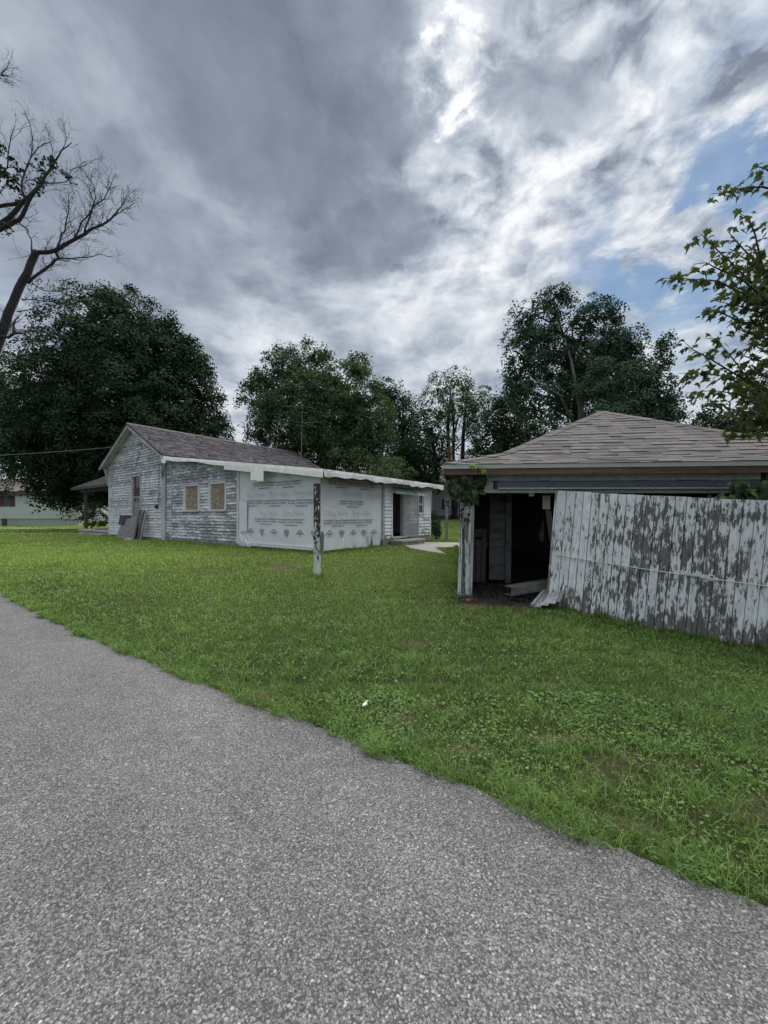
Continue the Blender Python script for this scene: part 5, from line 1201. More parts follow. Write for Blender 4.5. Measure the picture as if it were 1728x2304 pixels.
# distant wood closing the horizon
rng = np.random.default_rng(5)
lob = []
for i in range(85):
    x = -110 + i * 2.7 + rng.uniform(-1.5, 1.5); y = 68 + rng.uniform(-5, 8) + abs(x) * 0.12; h = rng.uniform(2.6, 4.4); lob.append(((x, y, h * 0.75 + gz1(x, y)), (3.4, 2.6, h)))
C, A, Bv, L, W, rnd, CC = crown(lob, 3.2, 20, 1.1, 0.55, -0.2, rng)
tag(link('distant_wood', leaves_mesh(C, A, Bv, L, W, M['leaf_dark'], 'distant_wood', rnd)), 'distant line of dark woodland on the horizon', 'woodland', None, 'stuff')

# ------------------------------------------------------------------ half dead tree at the left edge
DY = 16.0
dt = empty('dying_tree', (-17.6, DY, gz1(-17.6, DY)), (0, 0, 0), 'half dead tree reaching bare branches in from the left edge', 'tree')
drng = random.Random(4)
def dpt(x, y, yo=0.0): p = at(x / 2.664, y / 2.664 + 150, DY + yo); return p
def dline(pts, y0=0.0, y1=0.0):
    n = len(pts); return [dpt(px, py, y0 + (y1 - y0) * i / (n - 1)) for i, (px, py) in enumerate(pts)]
LIMBS = [([(-260, 2960), (-240, 2500), (-150, 2050), (-60, 1800), (0, 1620), (50, 1480), (110, 1330), (165, 1240), (200, 1130), (225, 1108)], 0, 0, 150, 36),
         ([(225, 1108), (330, 1105), (420, 1050), (510, 1000), (560, 970), (640, 935), (700, 880), (725, 840), (760, 770)], 0, 0.8, 34, 4),
         ([(335, 1100), (360, 1030), (385, 980), (400, 900), (412, 840), (410, 790)], 0, -0.6, 15, 3),
         ([(505, 1000), (525, 930), (555, 850), (620, 790), (660, 720), (680, 670)], 0.3, 1.0, 17, 3),
         ([(440, 1040), (490, 930), (540, 880), (575, 790), (560, 700), (520, 650)], 0.3, -0.6, 13, 3),
         ([(520, 990), (600, 950), (690, 895), (790, 830)], 0.4, -0.5, 13, 3),
         ([(165, 1300), (230, 1240), (310, 1180), (350, 1145), (335, 1112)], 0, 0.2, 22, 14),
         ([(345, 1150), (430, 1150), (520, 1148), (600, 1130), (680, 1142)], 0.2, 1.2, 11, 3),
         ([(195, 1295), (260, 1338), (330, 1350), (420, 1330)], 0, -0.8, 9, 3), ([(130, 1400), (210, 1400), (330, 1415), (400, 1428)], 0, 0.9, 10, 3),
         ([(100, 1465), (200, 1455), (270, 1490)], 0, -0.5, 9, 3), ([(-10, 1620), (50, 1620), (85, 1600), (130, 1590), (200, 1640), (280, 1660), (390, 1700)], 0.1, -1.2, 26, 3),
         ([(85, 1600), (78, 1540), (110, 1500)], 0, 0.2, 20, 6), ([(130, 1590), (240, 1592)], 0, 0.5, 9, 3),
         ([(-260, 1300), (-150, 1050), (-20, 955), (60, 900), (140, 810), (200, 760), (250, 700), (300, 620), (340, 560), (370, 500), (430, 455)], 0.6, 0.6, 50, 4),
         ([(-80, 1010), (60, 950), (110, 920), (150, 850), (190, 770), (245, 710)], 0.6, 0.2, 40, 14), ([(140, 780), (128, 700), (150, 620), (185, 540), (230, 480), (300, 450)], 0.6, 1.2, 18, 3),
         ([(185, 540), (192, 420), (175, 330), (150, 280)], 1.0, 1.4, 10, 3), ([(-60, 860), (0, 840), (90, 825), (140, 810)], 0.6, 0.6, 26, 20), ([(110, 930), (160, 970), (185, 1040), (190, 1130)], 0.6, 0, 12, 6),
         ([(250, 695), (330, 700), (400, 690), (430, 620), (490, 600), (510, 590)], 0.6, 0.2, 8, 3), ([(-40, 700), (40, 600), (60, 470), (90, 350)], 0.8, 0.2, 14, 3), ([(-90, 40), (-30, 30), (10, 45), (50, 10)], 0.8, 0.6, 12, 3), ([(10, 45), (45, 55)], .6, .6, 6, 3),
         ([(300, 620), (320, 500), (280, 370)], 0.6, 0.9, 7, 2), ([(370, 500), (400, 430), (375, 380)], 0.6, 0.2, 6, 2)]
lbm = MB(); twm = MB(); ENDS = []
def twig(p, d, ln, r, lvl):
    pts = [p.copy()]; q = p.copy(); dd = d.copy()
    for i in range(4):
        dd = (dd + Vector((drng.gauss(0, .22), drng.gauss(0, .22), drng.gauss(0.06, .2)))).normalized(); q = q + dd * ln / 4; pts.append(q.copy())
    twm.tube(pts, list(np.linspace(r, r * 0.35, 5)), 3, False)
    if lvl > 0:
        for k in range(drng.choice((2, 3, 3))):
            i = drng.randint(1, 4); sd_ = (dd + Vector((drng.gauss(0, .7), drng.gauss(0, .7), drng.gauss(.1, .6)))).normalized(); twig(pts[i], sd_, ln * drng.uniform(.45, .75), r * 0.65, lvl - 1)
inv = Vector(dt.location)
for (pts, y0, y1, w0, w1) in LIMBS:
    L_ = dline(pts, y0, y1); n = len(L_); wsc = DY / F_ / 2.664
    if w0 > 100: rad = [0.25, 0.22, 0.19] + list(np.linspace(0.17, w1 / 2 * wsc, n - 3))
    else: rad = list(np.linspace(w0 * 0.36 * wsc, max(w1 / 2 * wsc, 0.007), n))
    dense = []; dr = []
    for i in range(n - 1):
        for t in (0, 0.5): dense.append(L_[i].lerp(L_[i + 1], t) + Vector((0, drng.gauss(0, .02), drng.gauss(0, .02))) - inv); dr.append(rad[i] + (rad[i + 1] - rad[i]) * t)
    dense.append(L_[-1] - inv); dr.append(rad[-1]); lbm.tube(dense, dr, 7 if w0 > 20 else 5)
    if w0 <= 40:
        for i in range(len(dense) - 1):
            if dr[i] < 0.16:
                for k in range(drng.choice((1, 1, 2, 2, 3))):
                    d = (dense[i + 1] - dense[i]).normalized(); sd_ = (d * 0.8 + Vector((drng.gauss(0, .5), drng.gauss(0, .4), drng.gauss(.15, .6)))).normalized()
                    twig(dense[i].lerp(dense[i + 1], drng.random()), sd_, drng.uniform(.35, 0.9), min(0.012, dr[i] * 0.5), 2)
        twig(dense[-1], (dense[-1] - dense[-2]).normalized(), 0.35, 0.008, 2)
lbm.build('trunk', M['bark'], dt, smooth=True)
tb_ = twm.build('twigs', M['twig'], dt); tb_['kind'] = 'stuff'
lf = [((dpt(x, y, .6).x, DY + .6, dpt(x, y, .6).z), (r / 2.664 * DY / F_, 0.5, r / 2.664 * DY / F_ * 0.75)) for (x, y, r) in ((270, 545, 55), (235, 650, 55), (370, 675, 52), (40, 985, 65), (15, 560, 60), (90, 770, 55), (60, 690, 60), (190, 700, 45), (-10, 450, 50), (20, 640, 50))]
C, A, Bv, L, W, rnd, CC = crown(lf, 55, 14, 0.26, 0.13, 0.3, np.random.default_rng(6)); fo = link('foliage', leaves_mesh(C - np.array(inv), A, Bv, L, W, M['leaf_dark'], 'foliage', rnd), dt); fo['kind'] = 'stuff'

# ------------------------------------------------------------------ near maple reaching in from the right
MY = 4.7
nm = empty('red_maple_tree', (8.2, 4.2, gz1(8.2, 4.2)), (0, 0, 0), 'young maple whose lobed leaves hang into view at the right edge over the sagging door', 'tree')
ninv = Vector(nm.location)
half = [(0.0, -0.02), (0.10, -0.10), (0.28, -0.16), (0.24, 0.02), (0.52, 0.14), (0.34, 0.24), (0.40, 0.40), (0.20, 0.38), (0.16, 0.52), (0.10, 0.66), (0.0, 1.0)]
outl = half + [(-x, y) for x, y in half[-2:0:-1]]
def maple_leaf(curl):
    mb = MB(); k = [(x, y, -curl * (y * y) * 0.35 - abs(x) * curl * 0.5) for x, y in outl]
    n = len(half) - 1
    mid = [(0, y, -curl * y * y * 0.35 + 0.03) for y in (0.0, 0.2, 0.45, 0.75)]
    mb.v = k + mid; N0 = len(k)
    # right side fan pieces, left side mirrored
    seq = [(0, 1, 2, 3), (3, 4, 5), (5, 6, 7), (7, 8, 9, 10)]
    R_ = [(N0, 0, 1, 2, 3), (N0 + 1, N0, 3, 4, 5), (N0 + 2, N0 + 1, 5, 6, 7), (N0 + 3, N0 + 2, 7, 8, 9), (N0 + 3, 9, 10)]
    T = len(outl); L_ = [tuple((T - i) % T if i < N0 else i for i in f)[::-1] for f in R_]
    mb.f = R_ + L_; me = bpy.data.meshes.new('maple_leaf'); me.from_pydata(mb.v, [], mb.f); me.materials.append(M['leaf_olive']); me.update(); return me
LEAF = [maple_leaf(c) for c in (0.3, 0.7, 1.1)]
def c7(x, y, yy=MY): return at(1430 + x / 3.161, 300 + y / 3.161, yy)
TW = [[(190, 1030), (280, 1030), (420, 1040), (580, 1050), (760, 1140), (1000, 1290)], [(400, 760), (470, 720), (560, 810), (680, 920), (760, 1000), (1000, 1240)], [(650, 690), (720, 770), (800, 860), (1000, 1080)],
      [(740, 570), (800, 600), (850, 720), (890, 900), (1000, 1200)], [(540, 430), (640, 420), (760, 390), (900, 380), (1060, 420)], [(480, 1260), (600, 1270), (720, 1330), (1000, 1400)],
      [(330, 1470), (410, 1540), (540, 1610), (720, 1720), (1000, 1850)], [(300, 1710), (420, 1700), (640, 1730), (860, 1830), (1060, 1900)], [(520, 1430), (640, 1540), (720, 1640), (800, 1750), (1000, 1900)],
      [(850, 230), (920, 250), (1060, 330)], [(410, 930), (500, 920), (600, 970), (760, 1040), (1000, 1250)], [(620, 1130), (720, 1150), (860, 1200), (1040, 1320)], [(560, 1190), (700, 1220), (850, 1260), (1040, 1350)],
      [(700, 1380), (800, 1420), (1040, 1500)], [(420, 1840), (560, 1830), (700, 1850), (900, 1900), (1060, 1930)], [(520, 1900), (680, 1960), (850, 1990), (1060, 1990)], [(640, 2080), (760, 2060), (900, 2050), (1060, 2030)], [(700, 1560), (820, 1600), (1040, 1660)],
      [(620, 2130), (720, 2110), (880, 2120), (1060, 2080)], [(780, 1650), (860, 1700), (1060, 1800)], [(700, 1780), (860, 1800), (1060, 1860)], [(760, 1900), (880, 1930), (1060, 1960)], [(820, 1990), (900, 2020), (1060, 2060)], [(760, 1330), (900, 1330), (1040, 1420)], [(860, 1080), (940, 1130), (1060, 1220)], [(880, 1240), (960, 1280), (1060, 1360)], [(660, 840), (760, 880), (900, 980), (1040, 1150)], [(800, 1480), (900, 1540), (1060, 1600)]]
lrng = random.Random(9); stems = MB(); LP = []
for ti, tw_ in enumerate(TW):
    y0 = MY + lrng.uniform(-0.35, 0.35); pts = [c7(x, y, y0 + 0.06 * i * lrng.uniform(-1, 1)) for i, (x, y) in enumerate(tw_)]
    rel = [p - ninv for p in pts]; stems.tube(rel, list(np.linspace(0.0025, 0.014, len(rel))), 5, False)
    for i in range(len(pts) - 1):
        seg = (pts[i + 1] - pts[i]).length; n = max(2, int(seg / 0.021))
        for k in range(n):
            p = pts[i].lerp(pts[i + 1], (k + lrng.random()) / n); LP.append((p, (pts[i] - pts[i + 1]).normalized()))
tr_ = [Vector((8.2, 4.2, -0.5)), Vector((8.15, 4.25, 1.2)), Vector((8.0, 4.3, 2.8)), Vector((7.7, 4.4, 4.5)), Vector((7.4, 4.5, 6.5))]
stems_tr = MB().tube([p - ninv for p in tr_], [0.15, 0.13, 0.11, 0.08, 0.04], 9); stems_tr.build('trunk', M['bark'], nm, smooth=True)
for (x, y), t in (((1000, 1240), 2), ((1060, 1900), 2), ((1060, 420), 3), ((1040, 1500), 2), ((1060, 2030), 1)):
    stems.tube([tr_[t] - ninv, (tr_[t] + c7(x, y)) / 2 + Vector((0, 0, .25)) - ninv, c7(x, y) - ninv], [0.06, 0.04, 0.014], 6)
stems.build('branches', M['twig'], nm)
lrng.shuffle(LP)
def leaf_frame(d, rngp):
    side = Vector((rngp.gauss(0, 1), rngp.gauss(0, 1), rngp.gauss(0, .3))).normalized()
    y = (d * 0.35 + side * 0.8 + Vector((0, 0, -0.75))).normalized(); n = Vector((rngp.gauss(0, .5), rngp.gauss(-.35, .5), rngp.gauss(.9, .35))); x = y.cross(n).normalized(); z = x.cross(y)
    return x, y, z
sv = []; sf = []; sr = []
for i, (p, d) in enumerate(LP):
    x, y, z = leaf_frame(d, lrng); s = lrng.uniform(0.066, 0.118); off = side_off = Vector((lrng.gauss(0, .03), lrng.gauss(0, .06), lrng.gauss(-.01, .03)))
    q = p + off - ninv; me = LEAF[i % 3]
    mt_ = Matrix((x, y, z)).transposed().to_4x4()
    if i < 300:
        o = link('leaf', me, nm); o.matrix_local = Matrix.Translation(q) @ mt_ @ Matrix.Diagonal((s, s, s, 1))
    else:
        k = len(sv); mm = Matrix.Translation(q) @ mt_ @ Matrix.Diagonal((s, s, s, 1)); sv += [tuple(mm @ v.co) for v in me.vertices]; sf += [tuple(k + a for a in pl.vertices) for pl in me.polygons]
me = bpy.data.meshes.new('foliage'); me.from_pydata(sv, [], sf); me.materials.append(M['leaf_olive']); fo = link('foliage', me, nm); fo['kind'] = 'stuff'
# the rest of its crown, out of frame to the right (it shades the lawn there)
C, A, Bv, L, W, rnd, CC = crown([((8.3, 4.3, 4.6), (1.7, 1.5, 1.6)), ((7.9, 4.6, 6.4), (1.6, 1.5, 1.3)), ((8.6, 3.2, 3.6), (1.3, 1.2, 1.0))], 40, 18, 0.3, 0.15, 0.1, np.random.default_rng(8))
ok = C[:, 0] / np.maximum(C[:, 1], .1) > 1.10
fo = link('foliage', leaves_mesh((C - np.array(ninv))[ok], A[ok], Bv[ok], L[ok], W[ok], M['leaf_olive'], 'foliage', rnd[ok]), nm); fo['kind'] = 'stuff'

# ------------------------------------------------------------------ vine on the garage corner, sapling by the door track
heart = [(0, 0), (0.22, -0.12), (0.46, 0.02), (0.50, 0.30), (0.32, 0.66), (0.0, 1.05), (-0.32, 0.66), (-0.50, 0.30), (-0.46, 0.02), (-0.22, -0.12)]
def heart_leaf(mat, c):
    v = [(x, y, -c * y * y * .3 - abs(x) * c * .4) for x, y in heart] + [(0, 0.35, 0.03)]; me = bpy.data.meshes.new('vine_leaf'); me.from_pydata(v, [], [(i, (i + 1) % 10, 10) for i in range(10)]); me.materials.append(mat); return me
HV = [heart_leaf(M['leaf_vine'], c) for c in (0.4, 0.9)]; HL = heart_leaf(M['leaf_lime'], 0.5)
def leafy(root, regions, meshes, size, rg, n):
    for i in range(n):
        c, r = rg.choice(regions); d = Vector((rg.gauss(0, 1), rg.gauss(0, 1), rg.gauss(0, 1))).normalized() * rg.random() ** 0.4
        p = Vector(c) + Vector((d.x * r[0], d.y * r[1], d.z * r[2])); y = Vector((rg.gauss(0, .5), rg.gauss(-.15, .4), -0.9)).normalized(); nrm = Vector((rg.gauss(-.15, .45), rg.gauss(-.9, .4), rg.gauss(.45, .4)))
        x = y.cross(nrm).normalized(); z = x.cross(y); s = size * rg.uniform(.65, 1.25)
        o = link('leaf', meshes[i % len(meshes)], root); o.matrix_local = Matrix.Translation(p - Vector(root.location)) @ Matrix((x, y, z)).transposed().to_4x4() @ Matrix.Diagonal((s, s, s, 1))
vr = random.Random(3)
vine = empty('climbing_vine', (1.42, 7.22, gz1(1.42, 7.22)), (0, 0, 0), 'leafy climbing vine bunched under the eave on the garage corner post', 'vine')
VP = lambda px, py, Y=7.12: tuple(at(px, py, Y))
leafy(vine, [(VP(1040, 1085), (0.22, 0.14, 0.13)), (VP(1070, 1095), (0.17, 0.12, 0.16)), (VP(1030, 1105), (0.16, 0.12, 0.13)), (VP(1058, 1115), (0.17, 0.1, 0.14)), (VP(1012, 1092), (0.10, 0.1, 0.08)), (VP(1082, 1078), (0.10, .08, .08))], HV, 0.105, vr, 190)
leafy(vine, [(VP(1062, 1045, 6.92), (0.05, 0.03, 0.03)), (VP(1080, 1052, 6.92), (0.06, .03, .03)), (VP(1090, 1058, 6.92), (0.03, .03, .03))], [HL], 0.065, vr, 16)
st = MB(); v0 = Vector(vine.location)
for k in range(5):
    st.tube([Vector(VP(1038 + 3 * k, 1335, 7.30)) - v0, Vector(VP(1041 + 2 * k, 1240 - 8 * k, 7.29)) - v0, Vector(VP(1040 + 4 * math.sin(k * 2), 1160, 7.27)) - v0, Vector(VP(1035 + 9 * k, 1090, 7.15)) - v0], [0.010, 0.008, 0.007, 0.004], 4) if k < 3 else \
    st.tube([Vector(VP(1040, 1150, 7.25)) - v0, Vector(VP(1048 + 8 * k, 1075, 7.0)) - v0, Vector(VP(1060 + 6 * k, 1048, 6.92)) - v0], [0.006, 0.005, 0.003], 4)
st.build('stem', M['twig'], vine)
HB = heart_leaf(M['leaf_brown'], 1.2)
leafy(vine, [(VP(1050, 1168, 7.26), (0.07, 0.02, 0.05)), (VP(1040, 1155, 7.27), (0.02, .02, .12))], [HB], 0.045, vr, 24)
sap = empty('mulberry_sapling', (4.75, 5.55, gz1(4.75, 5.55)), (0, 0, 0), 'dark leafy sapling rising between the sagging door and the right end of the track', 'sapling')
SP = lambda px, py, Y=5.95: tuple(at(px, py, Y))
sap.location = (5.55, 6.15, gz1(5.55, 6.15))
leafy(sap, [(SP(1680, 1112), (0.28, 0.12, 0.11)), (SP(1625, 1120), (0.2, 0.1, 0.06)), (SP(1710, 1095), (0.16, 0.12, 0.12)), (SP(1660, 1090), (0.12, .1, .08)), (SP(1735, 1110), (0.15, .1, .2))], HV, 0.10, vr, 170)
s0 = Vector(sap.location); st = MB(); st.tube([(0, 0, -0.05), (0.03, -0.02, 1.0), Vector(SP(1700, 1125)) - s0, Vector(SP(1690, 1090)) - s0], [0.02, 0.017, 0.012, 0.004], 5)
for q in ((1625, 1118), (1660, 1092), (1720, 1095)): st.tube([Vector(SP(1700, 1125)) - s0, Vector(SP(*q)) - s0], [0.008, 0.003], 4)
st.build('stem', M['twig'], sap)
# dry brown branch caught on the roof's left corner
db = empty('dead_branch', VP(1012, 1040, 7.6), (0, 0, 0), 'dead brown leafy branch standing on the left corner of the garage roof', 'branch')
d0 = Vector(db.location); st = MB(); st.tube([(0, 0, -0.15), Vector(VP(1010, 1010, 7.6)) - d0, Vector(VP(1012, 975, 7.6)) - d0], [0.008, 0.006, 0.003], 4); st.tube([Vector(VP(1012, 1000, 7.6)) - d0, Vector(VP(1022, 1035, 7.6)) - d0], [0.006, 0.003], 4)
st.build('stem', M['twig'], db); leafy(db, [(VP(1011, 1015, 7.6), (0.035, .04, .14)), (VP(1012, 1036, 7.6), (0.09, .05, .04))], [HB], 0.06, vr, 60)

# ------------------------------------------------------------------ grass
def m_grass():
    m, nt, b, out = newmat('grass_blade'); fa = nt.new('ShaderNodeAttribute'); fa.attribute_name = 'rnd'
    oc = nt.new('ShaderNodeTexCoord').outputs['Object']; n = nt.noise(oc, 0.45, 4, 0.6).outputs['Fac']; n2 = nt.noise(oc, 4.5, 5, 0.65).outputs['Fac']
    r = nt.m('ADD', nt.m('MULTIPLY', fa.outputs['Fac'], 0.42), nt.m('ADD', nt.m('MULTIPLY', nt.lin(n, 0.3, 0.7, 0, 1), 0.26), nt.m('MULTIPLY', nt.lin(n2, 0.32, 0.68, 0, 1), 0.36)))
    x, y, z = nt.xyz(oc)
    sun_patch = nt.m('MULTIPLY', nt.ss(y, 4.5, 10.5), nt.lin(x, -6, 3, 1.0, 0.45), clamp=True)  # sun spot painted into the blades: lighter, yellower towards the mid-distance left
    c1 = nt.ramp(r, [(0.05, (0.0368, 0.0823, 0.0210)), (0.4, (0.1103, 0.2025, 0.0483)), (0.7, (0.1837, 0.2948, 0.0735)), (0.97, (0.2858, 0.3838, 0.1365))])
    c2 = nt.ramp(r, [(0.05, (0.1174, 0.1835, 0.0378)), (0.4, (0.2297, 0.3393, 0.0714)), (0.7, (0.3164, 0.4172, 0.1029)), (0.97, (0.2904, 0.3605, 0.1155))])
    c = nt.mix(sun_patch, c1, c2); dry = nt.ss(fa.outputs['Fac'], 0.955, 0.965); c = nt.mix(dry, c, (0.21, 0.18, 0.11))
    nt.put(b.inputs['Base Color'], c); b.inputs['Roughness'].default_value = 0.55
    tl = nt.new('ShaderNodeBsdfTranslucent'); nt.put(tl.inputs[0], nt.vm('MULTIPLY', c, (1.1, 1.25, 0.6))); mx = nt.new('ShaderNodeMixShader'); mx.inputs[0].default_value = 0.3
    nt.l.new(b.outputs[0], mx.inputs[1]); nt.l.new(tl.outputs[0], mx.inputs[2]); nt.l.new(mx.outputs[0], out.inputs[0]); return m
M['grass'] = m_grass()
hx_ = np.array([0.588, 0.809]); hy_ = np.array([-0.809, 0.588]); ho = np.array([-2.0, 11.94]); go = np.array([1.55, 7.40]); gxv = np.array(GX); gyv = np.array(GY)
PATH = np.array([(0.75, 15.15), (0.95, 13.55), (1.95, 12.05), (1.85, 14.0), (4.6, 15.2), (4.6, 16.5), (2.2, 16.75), (1.35, 17.4)])
def inpoly(X, Y, P):
    r = np.zeros(len(X), bool); j = len(P) - 1
    for i in range(len(P)):
        xi, yi = P[i]; xj, yj = P[j]; c = ((yi > Y) != (yj > Y)) & (X < (xj - xi) * (Y - yi) / (yj - yi + 1e-12) + xi); r ^= c; j = i
    return r
def bare_at(X, Y):
    t = np.zeros(len(X)); pn = fnoise(np.stack([X, Y, X * 0], 1), 5.0)
    for (cx, cy, rx, ry, amt) in BARE:
        d = np.sqrt(((X - cx) / rx) ** 2 + ((Y - cy) / ry) ** 2) + pn * 0.45; t = np.maximum(t, amt * (1 - sst(d, 0.5, 1.15)))
    return t
def lawn_points(y0, y1, dens, xm, rng):
    x0, x1 = -xm * y1 - 0.5, xm * y1 + 1.5; n = int((x1 - x0) * (y1 - y0) * dens); X = rng.uniform(x0, x1, n); Y = rng.uniform(y0, y1, n)
    ok = np.abs(X) < xm * Y + 1.2
    ed = road_side(X, Y); fr = 0.035 * np.sin(X * 9 + 2 * np.sin(X * 4.1)) + 0.02 * np.sin(X * 23); ok &= ed > 0.0 + fr
    rel = np.stack([X, Y], 1) - ho; a = rel @ hx_; b = rel @ hy_; ok &= ~((a > 0.0) & (b > 0.0) & (b < 17) & (a < 10.5)); ok &= ~((b > 16.7) & (b < 22.7) & (a > -0.2) & (a < 4.3)); ok &= ~((a > 3.7) & (a < 5.45) & (b > -0.66) & (b <= 0))
    rel = np.stack([X, Y], 1) - go; a = rel @ gxv; b = rel @ gyv; ok &= ~((a > -0.1) & (a < 7.2) & (b > -0.12) & (b < 7.2)); ok &= ~inpoly(X, Y, PATH)
    bq = bare_at(X, Y); ok &= rng.random(n) > np.where(bq > 0.7, 0.96, bq * 0.5)
    return X[ok], Y[ok], ed[ok]
grng = np.random.default_rng(21); BX = []; BY = []; BH = []; BWd = []; BL = []
for (y0, y1, dens, wd, hmin, hmax) in ((0.9, 2.2, 5200, 0.0030, 0.025, 0.062), (2.2, 3.6, 5000, 0.0034, 0.025, 0.062), (3.6, 5.5, 2600, 0.0048, 0.028, 0.062), (5.5, 9, 1150, 0.0078, 0.03, 0.062), (9, 14, 480, 0.013, 0.03, 0.062), (14, 24, 130, 0.024, 0.035, 0.075), (24, 44, 28, 0.05, 0.05, 0.11)):
    X, Y, ed = lawn_points(y0, y1, dens, 1.12, grng); n = len(X)
    pat = fnoise(np.stack([X, Y, X * 0], 1), 1.7) + 0.6 * fnoise(np.stack([X, Y, X * 0 + 3], 1), 4.3)
    gap_ = fnoise(np.stack([X, Y, X * 0 + 7], 1), 8.0) + 0.7 * fnoise(np.stack([X, Y, X * 0 + 1], 1), 17.0)
    kk = grng.random(n) < np.clip(1.0 + 0.75 * gap_, 0.12, 1) if y0 < 9 else np.ones(n, bool); X = X[kk]; Y = Y[kk]; ed = ed[kk]; pat = pat[kk]; gap_ = gap_[kk]; n = len(X)
    h = grng.uniform(hmin, hmax, n) * (1 + 0.28 * pat + 0.22 * gap_) * (1 + 0.8 * np.exp(-ed / 0.10) * grng.random(n))
    tuft = (fnoise(np.stack([X, Y, X * 0 + 9], 1), 6.5) > 0.62) & (Y < 6); h = np.where(tuft, h * 1.6, h)
    BX.append(X); BY.append(Y); BH.append(h); BWd.append(wd * grng.uniform(0.7, 1.4, n)); BL.append(np.where(grng.random(n) < 0.4, 1.5, 0.75))
seg = _re[2:24]; sl_ = np.hypot(*(seg[1:] - seg[:-1]).T); cum = np.concatenate([[0], np.cumsum(sl_)]); tt = grng.uniform(0, cum[-1], 26000)
fx = np.interp(tt, cum, seg[:, 0]); fy = np.interp(tt, cum, seg[:, 1]); cl = fnoise(np.stack([fx, fy, fx * 0], 1), 5.0) + 0.6 * fnoise(np.stack([fx, fy, fx * 0], 1), 14.0)
w_ = grng.uniform(0, 1, len(fx)) ** 2; ofs = 0.20 * w_ - 0.035 - 0.045 * np.clip(cl, -1, 1); kk = grng.random(len(fx)) < np.clip(0.75 + 0.5 * cl, 0.15, 1); kk &= (fy < 3) | (grng.random(len(fx)) < 0.6)
fx = fx[kk] + 0.6 * ofs[kk]; fy = fy[kk] + 0.8 * ofs[kk]; nf_ = len(fx)
BX.append(fx); BY.append(fy); BH.append(grng.uniform(0.03, 0.085, nf_) * (1 + 0.4 * cl[kk])); BWd.append(np.clip(0.0014 * fy, 0.003, 0.010) * grng.uniform(0.7, 1.4, nf_)); BL.append(np.full(nf_, 1.1))
def hl(x, y): return ho + hx_ * x + hy_ * y
def gl_(a, b): return go + gxv * a + gyv * b
dA = np.array([2.96, 6.98]); dB = dA + np.array([0.879, -0.477]) * 3.9
EDGES = [(hl(-0.06, 0), hl(-0.06, 16.8), 2600), (hl(0, -0.06), hl(3.3, -0.06), 700), (hl(5.5, -0.06), hl(7.05, -0.06), 300), (hl(7.1, -0.05), hl(7.1, 3), 300), (dA + [-.02, -.05], dB + [-.02, -.05], 2600), (gl_(-0.22, -0.06), gl_(0.1, -0.1), 260), (gl_(-0.2, 0), gl_(-0.2, 7), 1500)]
for (p, q, m_) in EDGES:
    t = grng.uniform(0, 1, m_); cl = fnoise(np.stack([t * 40, t * 13, t * 0], 1), 1.0); kk = grng.random(m_) < np.clip(0.6 + 0.5 * cl, 0.1, 1); t = t[kk]; cl = cl[kk]; m_ = len(t)
    fx = p[0] + (q[0] - p[0]) * t + grng.normal(0, .035, m_); fy = p[1] + (q[1] - p[1]) * t + grng.normal(0, .035, m_)
    BX.append(fx); BY.append(fy); BH.append(grng.uniform(0.05, 0.14, m_) * (1 + 0.5 * cl)); BWd.append(np.clip(0.0012 * fy, 0.004, 0.02)); BL.append(np.full(m_, 0.5))
for (cx, cy, rr, m_) in ((-1.55, 8.91, 0.13, 320), (2.92, 17.92, 0.12, 90)):
    th_ = grng.uniform(0, 6.283, m_); r_ = rr * (0.75 + 0.6 * grng.random(m_)); BX.append(cx + r_ * np.cos(th_)); BY.append(cy + r_ * np.sin(th_)); BH.append(grng.uniform(0.05, 0.15, m_)); BWd.append(np.full(m_, 0.009)); BL.append(np.full(m_, 0.6))
X = np.concatenate(BX); Y = np.concatenate(BY); H = np.concatenate(BH); Wd = np.concatenate(BWd); lean = np.concatenate(BL); n = len(X)
Z = ground_z(X, Y) + 0.008; th = grng.uniform(0, 2 * math.pi, n); ph = grng.uniform(0, 2 * math.pi, n); ln = lean * grng.uniform(0.3, 1.7, n) * H
sx_ = np.cos(th) * Wd / 2; sy_ = np.sin(th) * Wd / 2; dx = np.cos(ph) * ln; dy = np.sin(ph) * ln
V0 = np.stack([X - sx_, Y - sy_, Z - 0.004], 1); V1 = np.stack([X + sx_, Y + sy_, Z - 0.004], 1)
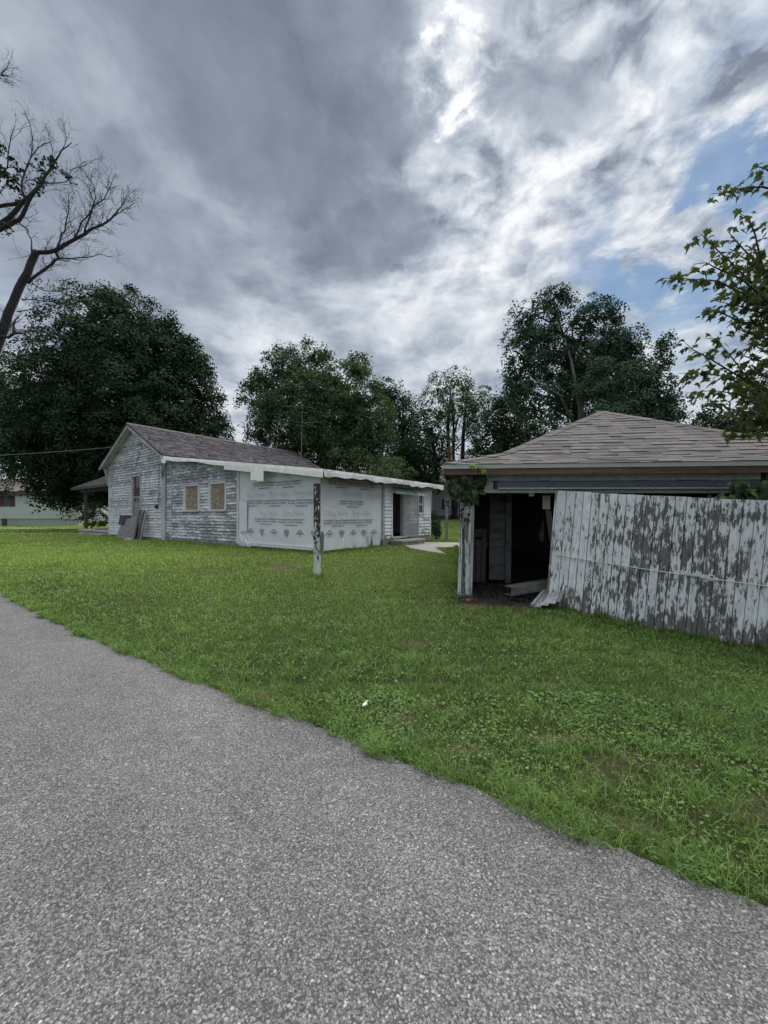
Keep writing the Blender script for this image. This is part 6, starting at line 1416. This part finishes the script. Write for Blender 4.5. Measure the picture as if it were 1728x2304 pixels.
V2 = np.stack([X + dx * .35 + sx_ * .85, Y + dy * .35 + sy_ * .85, Z + H * .62], 1); V3 = np.stack([X + dx * .35 - sx_ * .85, Y + dy * .35 - sy_ * .85, Z + H * .62], 1)
V4 = np.stack([X + dx, Y + dy, Z + H * np.where(lean > 1, 0.8, 1.0)], 1)
Vt = np.stack([V0, V1, V2, V3, V4], 1).reshape(-1, 3); b5 = np.arange(n, dtype=np.int32)[:, None] * 5
Fa = np.concatenate([b5 + np.array([[0, 1, 2]]), b5 + np.array([[0, 2, 3]]), b5 + np.array([[3, 2, 4]])], 1).reshape(-1, 3)
rn = grng.random(n); bb = bare_at(X, Y); rn = np.where((bb > 0.2) & (grng.random(n) < 0.4), 0.98, rn); rn = np.repeat(rn, 3)
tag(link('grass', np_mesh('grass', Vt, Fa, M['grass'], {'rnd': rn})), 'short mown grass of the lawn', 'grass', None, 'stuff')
print('blades', n)
# broad-leaved weeds and clover between the blades
CX2 = []; 
X1, Y1, e1_ = lawn_points(1.0, 3.4, 2600, 1.1, grng); X2, Y2, e2_ = lawn_points(3.4, 8.5, 350, 1.1, grng)
X = np.concatenate([X1, X2]); Y = np.concatenate([Y1, Y2]); pt = fnoise(np.stack([X, Y, X * 0 + 5], 1), 2.3) + .5 * fnoise(np.stack([X, Y, X * 0 + 2], 1), 6.1); k = pt > -0.75 + 1.5 * grng.random(len(X)); X = X[k]; Y = Y[k]; n = len(X)
C = np.stack([X, Y, ground_z(X, Y) + grng.uniform(0.015, 0.05, n)], 1); Nn = unit(np.stack([grng.normal(0, .45, n), grng.normal(-.1, .45, n), np.ones(n)], 1)); A = unit(np.cross(Nn, grng.normal(size=(n, 3)))); Bv = np.cross(Nn, A)
L = grng.uniform(0.012, 0.030, n) * np.where(Y > 3.2, 1.5, 1.0); W = L * grng.uniform(.45, .9, n)
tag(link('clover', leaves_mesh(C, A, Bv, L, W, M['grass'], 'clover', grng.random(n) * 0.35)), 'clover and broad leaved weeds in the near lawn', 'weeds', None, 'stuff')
